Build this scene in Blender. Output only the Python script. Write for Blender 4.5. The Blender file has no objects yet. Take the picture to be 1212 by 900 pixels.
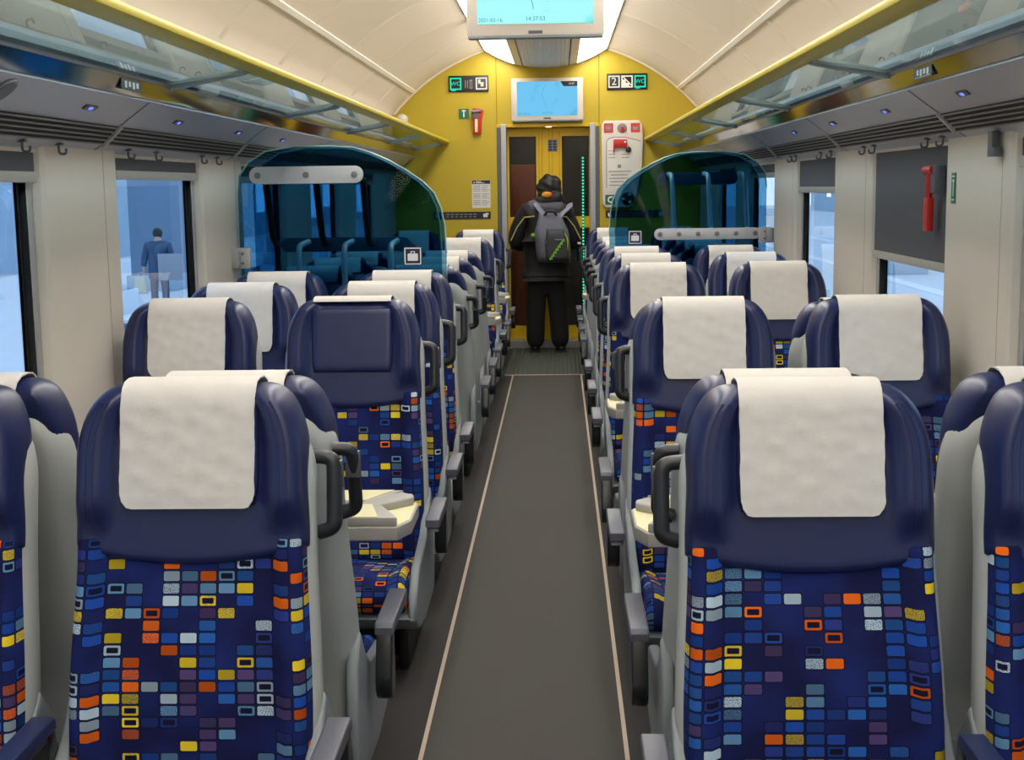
import bpy, bmesh, math, random
from mathutils import Vector, Matrix
R = math.radians
random.seed(7)
S = bpy.context.scene
COL = S.collection
PI = math.pi

# ------------------------------------------------------------------ helpers
def link(o, parent=None):
    COL.objects.link(o)
    if parent is not None: o.parent = parent
    return o

def tag(o, label=None, cat=None, group=None, kind=None):
    if label: o['label'] = label
    if cat: o['category'] = cat
    if group: o['group'] = group
    if kind: o['kind'] = kind
    return o

def empty(name, loc=(0, 0, 0), rz=0.0):
    o = bpy.data.objects.new(name, None)
    o.empty_display_size = .05
    o.location = loc; o.rotation_euler = (0, 0, rz)
    return link(o)

def obj(name, bm, m, parent=None, smooth=True, doubles=True, ang=40):
    if doubles: bmesh.ops.remove_doubles(bm, verts=bm.verts, dist=1e-5)
    bmesh.ops.recalc_face_normals(bm, faces=bm.faces)
    me = bpy.data.meshes.new(name); bm.to_mesh(me); bm.free()
    ms = m if isinstance(m, (list, tuple)) else [m]
    for k in ms: me.materials.append(k)
    if smooth:
        for p in me.polygons: p.use_smooth = True
        me.set_sharp_from_angle(angle=R(ang))
    return link(bpy.data.objects.new(name, me), parent)

def struct(name, bm, m, smooth=False, parent=None):
    o = obj(name, bm, m, parent, smooth=smooth)
    if parent is None: o['kind'] = 'structure'
    return o

def box(bm, x0, x1, y0, y1, z0, z1, bev=0.0, mi=0, seg=2):
    b = bmesh.new()
    bmesh.ops.create_cube(b, size=1)
    bmesh.ops.scale(b, vec=(x1-x0, y1-y0, z1-z0), verts=b.verts)
    bmesh.ops.translate(b, vec=((x0+x1)/2, (y0+y1)/2, (z0+z1)/2), verts=b.verts)
    if bev: bmesh.ops.bevel(b, geom=b.edges[:], offset=bev, segments=seg, profile=.6, affect='EDGES')
    merge(bm, b, mi)

def merge(bm, b, mi=0, M=None):
    mp = {}
    for v in b.verts: mp[v] = bm.verts.new(M @ v.co if M else v.co)
    for f in b.faces:
        try:
            n = bm.faces.new([mp[v] for v in f.verts]); n.material_index = mi
        except ValueError: pass
    b.free()

def tube(bm, pts, r, seg=10, cap=True, mi=0, sx=1.0):
    pts = [Vector(p) for p in pts]
    rings = []
    n = len(pts)
    up = None
    for i, p in enumerate(pts):
        if i == 0: d = pts[1]-pts[0]
        elif i == n-1: d = pts[-1]-pts[-2]
        else: d = (pts[i+1]-p).normalized()+(p-pts[i-1]).normalized()
        d.normalize()
        if up is None:
            up = Vector((0, 0, 1)) if abs(d.z) < .9 else Vector((0, 1, 0))
        a = d.cross(up)
        if a.length < 1e-4: a = d.cross(Vector((1, 0, 0)))
        a.normalize(); b = a.cross(d).normalized(); up = b
        rr = r[i] if isinstance(r, (list, tuple)) else r
        rings.append([bm.verts.new(p+a*rr*sx*math.cos(2*PI*k/seg)+b*rr*math.sin(2*PI*k/seg)) for k in range(seg)])
    for i in range(n-1):
        for k in range(seg):
            f = bm.faces.new((rings[i][k], rings[i][(k+1) % seg], rings[i+1][(k+1) % seg], rings[i+1][k])); f.material_index = mi
    if cap:
        for rg in (rings[0], rings[-1]):
            f = bm.faces.new(rg); f.material_index = mi

def arc_pts(pts, rad, n=5):
    """round the corners of a polyline"""
    pts = [Vector(p) for p in pts]; out = [pts[0]]
    for i in range(1, len(pts)-1):
        p = pts[i]; a = (pts[i-1]-p); b = (pts[i+1]-p)
        ra = min(rad, a.length*.49, b.length*.49)
        A = p+a.normalized()*ra; B = p+b.normalized()*ra
        for k in range(n+1):
            t = k/n; out.append(A*(1-t)**2+p*2*t*(1-t)+B*t*t)
    out.append(pts[-1]); return out

def prism(bm, poly, axis, a0, a1, bev=0.0, mi=0, seg=2):
    """extrude a 2-D outline along axis: 'x' (y,z), 'y' (x,z), 'z' (x,y)"""
    b = bmesh.new()
    def P(u, v, a): return {'x': (a, u, v), 'y': (u, a, v), 'z': (u, v, a)}[axis]
    A = [b.verts.new(P(u, v, a0)) for u, v in poly]; B = [b.verts.new(P(u, v, a1)) for u, v in poly]
    n = len(poly)
    fa = b.faces.new(A); fb = b.faces.new(B[::-1])
    for i in range(n): b.faces.new((A[i], A[(i+1) % n], B[(i+1) % n], B[i]))
    bmesh.ops.recalc_face_normals(b, faces=b.faces)
    if bev:
        es = list(set(fa.edges[:]+fb.edges[:]))
        bmesh.ops.bevel(b, geom=es, offset=bev, segments=seg, profile=.6, affect='EDGES')
    merge(bm, b, mi)

def rrect(x0, x1, z0, z1, r, n=5):
    out = []
    for cx, cz, a0 in ((x1-r, z1-r, 0), (x0+r, z1-r, 90), (x0+r, z0+r, 180), (x1-r, z0+r, 270)):
        for k in range(n+1):
            a = R(a0+90*k/n); out.append((cx+r*math.cos(a), cz+r*math.sin(a)))
    return out

def disc(bm, c, axis, r, h, seg=20, mi=0, bev=0.0):
    poly = [(r*math.cos(2*PI*k/seg), r*math.sin(2*PI*k/seg)) for k in range(seg)]
    if axis == 'x': prism(bm, [(c[1]+u, c[2]+v) for u, v in poly], 'x', c[0]-h/2, c[0]+h/2, bev, mi)
    if axis == 'y': prism(bm, [(c[0]+u, c[2]+v) for u, v in poly], 'y', c[1]-h/2, c[1]+h/2, bev, mi)
    if axis == 'z': prism(bm, [(c[0]+u, c[1]+v) for u, v in poly], 'z', c[2]-h/2, c[2]+h/2, bev, mi)

def sphere(bm, c, r, sc=(1, 1, 1), mi=0, u=12, v=8):
    b = bmesh.new(); bmesh.ops.create_uvsphere(b, u_segments=u, v_segments=v, radius=r)
    merge(bm, b, mi, Matrix.Translation(c) @ Matrix.Diagonal((*sc, 1)))

def sm(a, b, x):
    t = min(1, max(0, (x-a)/(b-a))); return t*t*(3-2*t)

def pillow(bm, nu, nv, fn, wu, w0, w1, uvf=None):
    """closed cushion: fn(u,t,s) with s the signed depth fraction, rounded to 0 at the rim"""
    us = [math.sin(PI/2*(2*i/nu-1)) for i in range(nu+1)]
    ts = [.5+.5*math.sin(PI/2*(2*j/nv-1)) for j in range(nv+1)]
    def E(u, t):
        e = 1.0
        if abs(u) > 1-wu: e *= math.sqrt(max(0, 1-((abs(u)-1+wu)/wu)**2))
        if t < w0: e *= math.sqrt(max(0, 1-((w0-t)/w0)**2))
        if t > 1-w1: e *= math.sqrt(max(0, 1-((t-1+w1)/w1)**2))
        return e
    uvl = bm.loops.layers.uv.verify() if uvf else None
    for sgn in (1, -1):
        g = [[bm.verts.new(fn(u, t, sgn*E(u, t))) for u in us] for t in ts]
        for j in range(nv):
            for i in range(nu):
                q = [(i, j), (i+1, j), (i+1, j+1), (i, j+1)]
                vs = [g[b][a] for a, b in q]
                f = bm.faces.new(vs)
                if uvf:
                    for lp, (a, b) in zip(f.loops, q):
                        u_, t_ = us[a], ts[b]; x_, y_ = uvf(u_, t_); eu = E(u_, .5); et = E(0, t_)
                        lp[uvl].uv = (x_+(1-eu)*.045*(1 if u_ > 0 else -1), y_+(1-et)*.045*(1 if t_ > .5 else -1))

def text_mesh(name, s, size, m, parent, M, ext=.001, align='CENTER'):
    cu = bpy.data.curves.new(name, 'FONT'); cu.body = s; cu.size = size; cu.extrude = ext
    cu.align_x = align; cu.align_y = 'CENTER'
    t = bpy.data.objects.new(name, cu); COL.objects.link(t)
    bpy.context.view_layer.update()
    dg = bpy.context.evaluated_depsgraph_get()
    me = bpy.data.meshes.new_from_object(t.evaluated_get(dg))
    bpy.data.objects.remove(t)
    me.transform(M); me.materials.clear(); me.materials.append(m)
    return link(bpy.data.objects.new(name, me), parent)

def face_cam(x, y, z):           # text on a plane facing -Y
    return Matrix.Translation((x, y, z)) @ Matrix.Rotation(PI/2, 4, 'X')

def skin(name, V, Ed, rad, m, parent, sub=2, root=0, loc=None):
    me = bpy.data.meshes.new(name); me.from_pydata([tuple(v) for v in V], Ed, [])
    o = bpy.data.objects.new(name, me); COL.objects.link(o)
    o.modifiers.new('s', 'SKIN'); sd = o.modifiers.new('d', 'SUBSURF'); sd.levels = sub; sd.render_levels = sub
    o.modifiers['s'].use_smooth_shade = True
    sl = me.skin_vertices[0].data
    for i, r in enumerate(rad):
        sl[i].radius = r if isinstance(r, tuple) else (r, r)
        sl[i].use_root = (i == root)
    bpy.context.view_layer.update()
    dg = bpy.context.evaluated_depsgraph_get()
    m2 = bpy.data.meshes.new_from_object(o.evaluated_get(dg))
    bpy.data.objects.remove(o)
    m2.materials.clear(); m2.materials.append(m)
    for p in m2.polygons: p.use_smooth = True
    return link(bpy.data.objects.new(name, m2), parent)

# ------------------------------------------------------------------ materials
def lin(r, g, b):
    f = lambda c: (c/255/12.92) if c/255 <= .04045 else ((c/255+.055)/1.055)**2.4
    return (f(r), f(g), f(b), 1)

def mat(name, col, rough=.5, metal=0.0, var=.08, nscale=30, bump=0.0, bscale=200, spec=.5, emit=None, estr=0, coat=0):
    m = bpy.data.materials.new(name); m.use_nodes = True
    nt = m.node_tree; b = nt.nodes['Principled BSDF']
    b.inputs['Roughness'].default_value = rough; b.inputs['Metallic'].default_value = metal
    b.inputs['Specular IOR Level'].default_value = spec
    if coat: b.inputs['Coat Weight'].default_value = coat
    tc = nt.nodes.new('ShaderNodeTexCoord')
    n = nt.nodes.new('ShaderNodeTexNoise'); n.inputs['Scale'].default_value = nscale; n.inputs['Detail'].default_value = 4
    nt.links.new(tc.outputs['Object'], n.inputs['Vector'])
    mx = nt.nodes.new('ShaderNodeMix'); mx.data_type = 'RGBA'
    mx.inputs[6].default_value = tuple(c*(1-var) for c in col[:3])+(1,)
    mx.inputs[7].default_value = tuple(min(1, c*(1+var)) for c in col[:3])+(1,)
    nt.links.new(n.outputs['Fac'], mx.inputs[0]); nt.links.new(mx.outputs[2], b.inputs['Base Color'])
    if bump:
        n2 = nt.nodes.new('ShaderNodeTexNoise'); n2.inputs['Scale'].default_value = bscale; n2.inputs['Detail'].default_value = 3
        nt.links.new(tc.outputs['Object'], n2.inputs['Vector'])
        bp = nt.nodes.new('ShaderNodeBump'); bp.inputs['Strength'].default_value = bump; bp.inputs['Distance'].default_value = .002
        nt.links.new(n2.outputs['Fac'], bp.inputs['Height']); nt.links.new(bp.outputs[0], b.inputs['Normal'])
    if emit:
        b.inputs['Emission Color'].default_value = emit; b.inputs['Emission Strength'].default_value = estr
    return m

def glass(name, tint, gl=.9, rough=.0, ior=1.45):
    m = bpy.data.materials.new(name); m.use_nodes = True; nt = m.node_tree; nt.nodes.clear()
    out = nt.nodes.new('ShaderNodeOutputMaterial'); mx = nt.nodes.new('ShaderNodeMixShader')
    tr = nt.nodes.new('ShaderNodeBsdfTransparent'); tr.inputs[0].default_value = tint
    g = nt.nodes.new('ShaderNodeBsdfGlossy'); g.inputs['Color'].default_value = (gl, gl, gl, 1); g.inputs['Roughness'].default_value = rough
    fr = nt.nodes.new('ShaderNodeFresnel'); fr.inputs[0].default_value = ior
    ge = nt.nodes.new('ShaderNodeNewGeometry'); sb = nt.nodes.new('ShaderNodeMath'); sb.operation = 'SUBTRACT'; sb.inputs[0].default_value = 1
    nt.links.new(ge.outputs['Backfacing'], sb.inputs[1]); mu = nt.nodes.new('ShaderNodeMath'); mu.operation = 'MULTIPLY'
    nt.links.new(fr.outputs[0], mu.inputs[0]); nt.links.new(sb.outputs[0], mu.inputs[1])
    nt.links.new(mu.outputs[0], mx.inputs[0]); nt.links.new(tr.outputs[0], mx.inputs[1]); nt.links.new(g.outputs[0], mx.inputs[2])
    nt.links.new(mx.outputs[0], out.inputs[0])
    return m

M = {}
M['shell'] = mat('grey seat plastic', lin(176, 181, 180), .42, var=.03)
M['pan'] = mat('grey pan plastic', lin(140, 148, 152), .45, var=.03)
M['leather'] = mat('navy leather', lin(27, 37, 82), .34, var=.10, nscale=12, bump=.12, bscale=350)
M['cloth'] = mat('white headrest cloth', lin(222, 218, 212), .9, var=.03, nscale=60, bump=.5, bscale=900, spec=.2)
M['black'] = mat('black plastic', lin(34, 37, 43), .38, var=.08)
M['hub'] = mat('glossy dark plastic', lin(30, 33, 36), .25, var=.06)
M['pad'] = mat('grey armrest pad', lin(86, 88, 100), .4, var=.05)
M['bluepad'] = mat('navy armrest pad', lin(38, 50, 92), .4, var=.05)
M['dark'] = mat('dark under seat metal', lin(24, 25, 28), .5, var=.1)
M['table'] = mat('cream table laminate', lin(228, 222, 178), .45, var=.02)
M['tablegrey'] = mat('grey table edge', lin(168, 166, 160), .45, var=.02)
M['wall'] = mat('beige wall panel', lin(212, 205, 194), .55, var=.02, nscale=8, bump=.05, bscale=500)
M['ceil'] = mat('cream ceiling', lin(226, 212, 192), .6, var=.02, nscale=5)
M['ceiltrim'] = mat('white ceiling strip', lin(238, 232, 220), .5, var=.02)
M['panel'] = mat('grey underside panel', lin(188, 188, 196), .36, metal=.35, var=.03, nscale=6)
M['vent'] = mat('aluminium vent slats', lin(150, 148, 145), .4, metal=.3, var=.04)
M['ventdark'] = mat('dark vent backing', lin(25, 25, 27), .7)
M['alu'] = mat('brushed aluminium', lin(178, 180, 182), .35, metal=.5, var=.05, nscale=60)
M['steel'] = mat('polished steel tube', lin(214, 220, 222), .3, metal=.25, var=.03)
M['satin'] = mat('satin grey plate', lin(196, 199, 202), .45, metal=.25, var=.03)
M['bolt'] = mat('grey bolt', lin(128, 131, 136), .35, metal=.5)
M['rubber'] = mat('black rubber seal', lin(20, 21, 24), .6)
M['rackarm'] = mat('pale rack arm', lin(160, 172, 172), .4, metal=.2, var=.03)
M['rail'] = mat('pale rack rail', lin(185, 188, 182), .45, var=.03)
M['mirror'] = mat('mirror strip', (.42, .42, .43, 1), .06, metal=1.0, var=.02)
M['yellow'] = mat('yellow wall panel', lin(192, 168, 38), .5, var=.03, nscale=12)
M['yellowedge'] = mat('yellow rack edge', lin(196, 178, 40), .4, var=.03)
M['doory'] = mat('bright yellow door', lin(224, 182, 4), .42, var=.03, nscale=15)
M['white'] = mat('off white plastic', lin(222, 214, 206), .45, var=.02)
M['cream'] = mat('cream tv casing', lin(214, 204, 192), .4, var=.02)
M['red'] = mat('red plastic', lin(190, 30, 22), .4, var=.05)
M['redsign'] = mat('red sign', lin(205, 62, 55), .5, var=.03)
M['green'] = mat('green sign', lin(30, 110, 80), .5, var=.04)
M['ink'] = mat('dark ink', lin(30, 32, 45), .6)
M['greyink'] = mat('grey ink', lin(140, 138, 140), .7)
M['paper'] = mat('white paper', lin(222, 220, 215), .8, var=.02)
M['signblack'] = mat('sign black', lin(20, 14, 12), .4)
M['whitepaint'] = mat('white print', lin(235, 235, 235), .6, var=.01)
M['navysign'] = mat('navy sign', lin(24, 30, 66), .4)
M['floor'] = mat('dark floor covering', lin(62, 59, 56), .75, var=.13, nscale=160, bump=.25, bscale=600)
M['floorshade'] = mat('floor covering with seat shade', lin(44, 43, 43), .8, var=.10, nscale=160, bump=.2, bscale=600)  # same covering as the aisle, shade between the seats put into the colour
M['line'] = mat('pale aisle line', lin(196, 178, 160), .6, var=.05)
M['sill'] = mat('grey door sill', lin(150, 150, 146), .5, metal=.3, var=.05)
M['blind'] = mat('grey blind fabric', lin(84, 86, 94), .85, var=.05, nscale=300, bump=.1, bscale=900)
M['blindbar'] = mat('pale blind bar', lin(176, 174, 168), .5, metal=.1, var=.03)
M['hook'] = mat('grey coat hook', lin(96, 98, 104), .4, metal=.3)
M['corr'] = mat('vestibule panel red brown', lin(150, 78, 48), .5, var=.05, nscale=6)
M['corrgrey'] = mat('vestibule panel grey', lin(70, 72, 68), .6, var=.1, nscale=4)
M['seam'] = mat('panel joint', lin(120, 104, 30), .7)
M['wallseam'] = mat('beige panel joint', lin(160, 150, 138), .7)
M['pane'] = glass('window pane', (.92, .96, 1.0, 1))
M['doorpane'] = glass('door pane', (.78, .78, .76, 1), .9)
M['teal'] = glass('teal screen glass', (.36, .58, .70, 1), .12, ior=1.30)
M['rackglass'] = glass('rack glass', (.62, .75, .82, 1), 1.0, .01, ior=1.7)
M['glassrim'] = mat('glass rim highlight', lin(150, 190, 190), .15, var=.03)
M['jacket'] = mat('black jacket', lin(17, 18, 24), .7, var=.2, nscale=20, bump=.4, bscale=40)
M['jackgrey'] = mat('grey jacket yoke', lin(82, 84, 96), .75, var=.12, nscale=25)
M['trouser'] = mat('black trousers', lin(10, 10, 12), .85, var=.15, nscale=20, bump=.3, bscale=40)
M['shoe'] = mat('black shoes', lin(18, 18, 20), .5)
M['skin'] = mat('skin', lin(196, 150, 125), .55, var=.05)
M['hair'] = mat('black hair', lin(18, 16, 17), .5, var=.3, nscale=90, bump=.6, bscale=120)
M['pack'] = mat('grey backpack fabric', lin(92, 94, 108), .75, var=.12, nscale=60, bump=.3, bscale=300)
M['packdark'] = mat('dark backpack fabric', lin(50, 54, 54), .7, var=.15, nscale=60, bump=.3, bscale=300)
M['strap'] = mat('grey strap webbing', lin(122, 122, 140), .75, var=.08, nscale=80)
M['lime'] = mat('lime piping', lin(150, 170, 60), .6)
M['limetext'] = mat('lime print', lin(130, 200, 40), .6)
M['orange'] = mat('orange lining', lin(206, 138, 30), .7)
M['pipe'] = mat('yellow piping', lin(190, 180, 110), .6)
M['bottle'] = glass('blue bottle', (.55, .8, .95, 1))
M['plat'] = mat('platform concrete', lin(184, 194, 205), .7, var=.06, nscale=1.5)
M['plat2'] = mat('platform edge', lin(208, 216, 224), .7, var=.04, nscale=2)
M['track'] = mat('track ballast', lin(120, 125, 132), .9, var=.2, nscale=8)
M['bld'] = mat('blue grey building', lin(150, 172, 190), .7, var=.12, nscale=.8)
M['blddark'] = mat('dark station column', lin(108, 132, 158), .7, var=.1, nscale=2)
M['bldwin'] = mat('lit station window', lin(200, 220, 235), .3, emit=(.75, .9, 1, 1), estr=1.6)
M['coat'] = mat('dark blue coat', lin(58, 80, 110), .8, var=.15, nscale=10)
M['bag'] = mat('pale carrier bag', lin(190, 190, 175), .7)
M['board'] = mat('pale cardboard', lin(150, 152, 162), .8)

def emis(name, col, s):
    m = bpy.data.materials.new(name); m.use_nodes = True; nt = m.node_tree; nt.nodes.clear()
    o = nt.nodes.new('ShaderNodeOutputMaterial'); e = nt.nodes.new('ShaderNodeEmission')
    e.inputs[0].default_value = col; e.inputs[1].default_value = s; nt.links.new(e.outputs[0], o.inputs[0]); return m
M['lamp'] = emis('ceiling lamp diffuser', (1.0, .95, .87, 1), 9.6)
M['ledteal'] = emis('teal led sign', (.03, .85, .55, 1), 1.0)
M['ledwhite'] = emis('white led sign', (1, .93, .75, 1), 1.0)
M['leddot'] = emis('green led dots', (.03, .8, .42, 1), 1.3)
M['ledblue'] = emis('blue reading light', (.16, .2, 1, 1), 1.5)
M['warmspot'] = emis('warm door light', (1, .85, .65, 1), 1.2)

def screen_mat(name, base, dark, s, scale):
    m = bpy.data.materials.new(name); m.use_nodes = True; nt = m.node_tree; nt.nodes.clear()
    N = nt.nodes.new; L = nt.links.new
    o = N('ShaderNodeOutputMaterial'); e = N('ShaderNodeEmission'); e.inputs[1].default_value = s
    tc = N('ShaderNodeTexCoord'); n = N('ShaderNodeTexNoise'); n.inputs['Scale'].default_value = scale; n.inputs['Detail'].default_value = 6
    L(tc.outputs['Object'], n.inputs['Vector'])
    cr = N('ShaderNodeValToRGB'); cr.color_ramp.elements[0].position = .55; cr.color_ramp.elements[0].color = base
    cr.color_ramp.elements[1].position = .78; cr.color_ramp.elements[1].color = dark
    L(n.outputs['Fac'], cr.inputs[0]); L(cr.outputs[0], e.inputs[0]); L(e.outputs[0], o.inputs[0])
    return m
M['screen1'] = screen_mat('map screen bright', (.42, 1, 1, 1), (.12, .78, .80, 1), 1.0, 6)
M['screen2'] = screen_mat('map screen blue', (.17, .57, .90, 1), (.10, .45, .66, 1), 1.0, 7)

# patterned seat fabric: navy ground with stacked coloured tiles
def fabric():
    m = bpy.data.materials.new('mosaic seat fabric'); m.use_nodes = True; nt = m.node_tree
    b = nt.nodes['Principled BSDF']; b.inputs['Roughness'].default_value = .85; b.inputs['Specular IOR Level'].default_value = .2
    N = nt.nodes.new; L = nt.links.new
    def ma(op, a, c=None, clamp=False):
        n = N('ShaderNodeMath'); n.operation = op; n.use_clamp = clamp
        for k, v in enumerate((a, c)):
            if v is None: continue
            if isinstance(v, (int, float)): n.inputs[k].default_value = v
            else: L(v, n.inputs[k])
        return n.outputs[0]
    def wn(x, y, z=0.0):
        c = N('ShaderNodeCombineXYZ')
        for k, v in enumerate((x, y, z)):
            if isinstance(v, (int, float)): c.inputs[k].default_value = v
            else: L(v, c.inputs[k])
        w = N('ShaderNodeTexWhiteNoise'); w.noise_dimensions = '3D'; L(c.outputs[0], w.inputs['Vector']); return w.outputs['Value']
    uv = N('ShaderNodeUVMap'); sp = N('ShaderNodeSeparateXYZ'); L(uv.outputs[0], sp.inputs[0])
    oi = N('ShaderNodeObjectInfo')
    off = ma('FLOOR', ma('MULTIPLY', oi.outputs['Random'], 90))
    u = ma('ADD', ma('MULTIPLY', sp.outputs[0], 1/.0372), ma('ADD', off, 200.5))
    v = ma('ADD', ma('MULTIPLY', sp.outputs[1], 1/.0238), ma('ADD', ma('MULTIPLY', off, 3), 300))
    ix = ma('FLOOR', u); iy = ma('FLOOR', v); fx = ma('FRACT', u); fy = ma('FRACT', v)
    qx = ma('ABSOLUTE', ma('SUBTRACT', fx, .5)); qy = ma('ABSOLUTE', ma('SUBTRACT', fy, .5))
    def rbox(hx, hy, r):
        dx = ma('MAXIMUM', ma('SUBTRACT', qx, hx-r), 0); dy = ma('MULTIPLY', ma('MAXIMUM', ma('SUBTRACT', qy, hy-r*1.4), 0), .7)
        d = ma('SQRT', ma('ADD', ma('MULTIPLY', dx, dx), ma('MULTIPLY', dy, dy)))
        return ma('LESS_THAN', d, r)
    tile = rbox(.43, .40, .09); halo = rbox(.485, .48, .10); hole = rbox(.31, .23, .06)
    sh = ma('FLOOR', ma('MULTIPLY', wn(ix, 3.3, 9.1), 3))
    sv = ma('DIVIDE', ma('ADD', iy, sh), 3.0); own = ma('LESS_THAN', wn(ix, iy, 31.7), .42)
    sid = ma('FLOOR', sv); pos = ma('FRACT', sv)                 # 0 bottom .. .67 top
    hue = ma('ADD', ma('MULTIPLY', wn(ix, sid, 1.7), ma('SUBTRACT', 1.0, own)), ma('MULTIPLY', wn(ix, iy, 41.3), own)); cell = wn(ix, iy, 5.2); c2 = wn(ix, iy, 8.8); c3 = wn(ix, iy, 12.4)
    cr = N('ShaderNodeValToRGB'); cr.color_ramp.interpolation = 'CONSTANT'
    stops = [(0, lin(28, 74, 165)), (.22, lin(40, 96, 176)), (.34, lin(98, 142, 182)), (.45, lin(84, 66, 116)), (.56, lin(42, 56, 132)),
             (.64, lin(232, 104, 22)), (.735, lin(232, 204, 48)), (.89, lin(182, 204, 220))]
    e = cr.color_ramp.elements
    e[0].position, e[0].color = stops[0]; e[1].position, e[1].color = stops[1]
    for p, c in stops[2:]:
        k = e.new(p); k.color = c
    L(hue, cr.inputs[0])
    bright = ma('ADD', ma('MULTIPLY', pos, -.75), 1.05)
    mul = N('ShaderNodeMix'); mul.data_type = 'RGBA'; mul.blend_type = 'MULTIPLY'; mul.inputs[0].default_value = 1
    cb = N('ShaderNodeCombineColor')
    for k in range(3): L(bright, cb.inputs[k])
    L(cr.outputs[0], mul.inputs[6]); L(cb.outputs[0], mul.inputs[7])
    # woven speckle on some tiles
    nz = N('ShaderNodeTexNoise'); nz.inputs['Scale'].default_value = 420; nz.inputs['Detail'].default_value = 2; L(uv.outputs[0], nz.inputs['Vector'])
    spk = ma('MULTIPLY', ma('GREATER_THAN', nz.outputs['Fac'], .54), ma('LESS_THAN', c2, .34))
    mx1 = N('ShaderNodeMix'); mx1.data_type = 'RGBA'; L(ma('MULTIPLY', spk, .75), mx1.inputs[0]); L(mul.outputs[2], mx1.inputs[6]); mx1.inputs[7].default_value = lin(44, 58, 96)
    # ground
    n2 = N('ShaderNodeTexNoise'); n2.inputs['Scale'].default_value = 5; L(uv.outputs[0], n2.inputs['Vector'])
    g = N('ShaderNodeValToRGB'); g.color_ramp.elements[0].position = .42; g.color_ramp.elements[0].color = lin(20, 24, 70)
    g.color_ramp.elements[1].position = .62; g.color_ramp.elements[1].color = lin(27, 42, 108); L(n2.outputs['Fac'], g.inputs[0])
    present = ma('GREATER_THAN', ma('ADD', ma('MULTIPLY', wn(ix, sid, 21.3), .55), ma('MULTIPLY', cell, .45)), .43)
    hollow = ma('MULTIPLY', ma('LESS_THAN', c3, .14), hole)
    on = ma('MULTIPLY', ma('MULTIPLY', present, tile), ma('SUBTRACT', 1.0, hollow))
    hz = ma('MULTIPLY', present, halo)
    mxh = N('ShaderNodeMix'); mxh.data_type = 'RGBA'; L(ma('MULTIPLY', hz, .8), mxh.inputs[0]); L(g.outputs[0], mxh.inputs[6]); mxh.inputs[7].default_value = lin(14, 13, 32)
    mx2 = N('ShaderNodeMix'); mx2.data_type = 'RGBA'; L(on, mx2.inputs[0]); L(mxh.outputs[2], mx2.inputs[6]); L(mx1.outputs[2], mx2.inputs[7])
    L(mx2.outputs[2], b.inputs['Base Color'])
    return m
M['fabric'] = fabric()

# ribbed entrance mat
def ribmat():
    m = mat('ribbed entrance mat', lin(70, 76, 70), .8, var=.1, nscale=90)
    nt = m.node_tree; b = nt.nodes['Principled BSDF']
    tc = nt.nodes.new('ShaderNodeTexCoord'); w = nt.nodes.new('ShaderNodeTexWave'); w.inputs['Scale'].default_value = 9
    nt.links.new(tc.outputs['Object'], w.inputs['Vector'])
    bp = nt.nodes.new('ShaderNodeBump'); bp.inputs['Strength'].default_value = 1; bp.inputs['Distance'].default_value = .01
    nt.links.new(w.outputs['Fac'], bp.inputs['Height']); nt.links.new(bp.outputs[0], b.inputs['Normal'])
    return m
M['mat'] = ribmat()

# ------------------------------------------------------------------ the setting
Y0, YW = -2.2, 12.6           # back of the built length, yellow end wall
XW = 1.42                     # inner face of the side walls
WINS = [(-.9, .2), (1.0, 2.15), (2.85, 3.95), (4.65, 5.73), (6.50, 7.52), (8.3, 9.4), (10.1, 11.2)]
ZS, ZH = .80, 1.62            # sill and head of the windows

bm = bmesh.new(); box(bm, -XW-.1, XW+.1, Y0, YW+2.2, -.06, 0); struct('floor', bm, M['floorshade'])
bm = bmesh.new(); box(bm, -.268, .268, Y0, 10.76, 0, .003); struct('floor_aisle', bm, M['floor'])
bm = bmesh.new(); box(bm, -.34, .34, 10.785, YW, 0, .008); struct('floor_mat', bm, M['mat'])
bm = bmesh.new()
for s in (-1, 1): box(bm, s*.274-.006, s*.274+.006, Y0, 10.77, 0, .004)
box(bm, -.34, .34, 10.765, 10.785, 0, .006)
struct('trim_1', bm, M['line'])

def rounded_panel_poly(y0, y1, x_in, x_out, s):
    r = .03
    pts = [(x_out, y0), (x_in+r, y0), (x_in+r*.3, y0+r*.3), (x_in, y0+r), (x_in, y1-r), (x_in+r*.3, y1-r*.3), (x_in+r, y1), (x_out, y1)]
    return [(s*a, b) for a, b in pts]

for side, s in (('left', -1), ('right', 1)):
    bm = bmesh.new()
    edges = [Y0]+[e for w in WINS for e in w]+[YW]
    for k in range(0, len(edges), 2):
        prism(bm, rounded_panel_poly(edges[k], edges[k+1], XW-.015, XW+.05, s), 'z', ZS-.06, ZH+.03)
    a, b = sorted((s*XW, s*(XW+.05)))
    box(bm, a, b, Y0, YW, 0, ZS)
    box(bm, a, b, Y0, YW, ZH, 2.3)
    struct('wall_'+side, bm, M['wall'])
    bm = bmesh.new()
    for k in range(0, len(edges), 2):
        if k in (0, len(edges)-2): continue
        yy = edges[k+1]-.16 if s < 0 else edges[k]+.10
        box(bm, min(s*(XW-.0155), s*(XW-.012)), max(s*(XW-.0155), s*(XW-.012)), yy, yy+.004, ZS, ZH+.02)
    struct('trim_%d' % (2 if s < 0 else 3), bm, M['wallseam'])
    bm = bmesh.new()
    a, b = sorted((s*(XW-.03), s*XW)); box(bm, a, b, Y0, YW, 0, .12, .006)
    struct('baseboard_'+side, bm, M['pan'])

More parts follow.
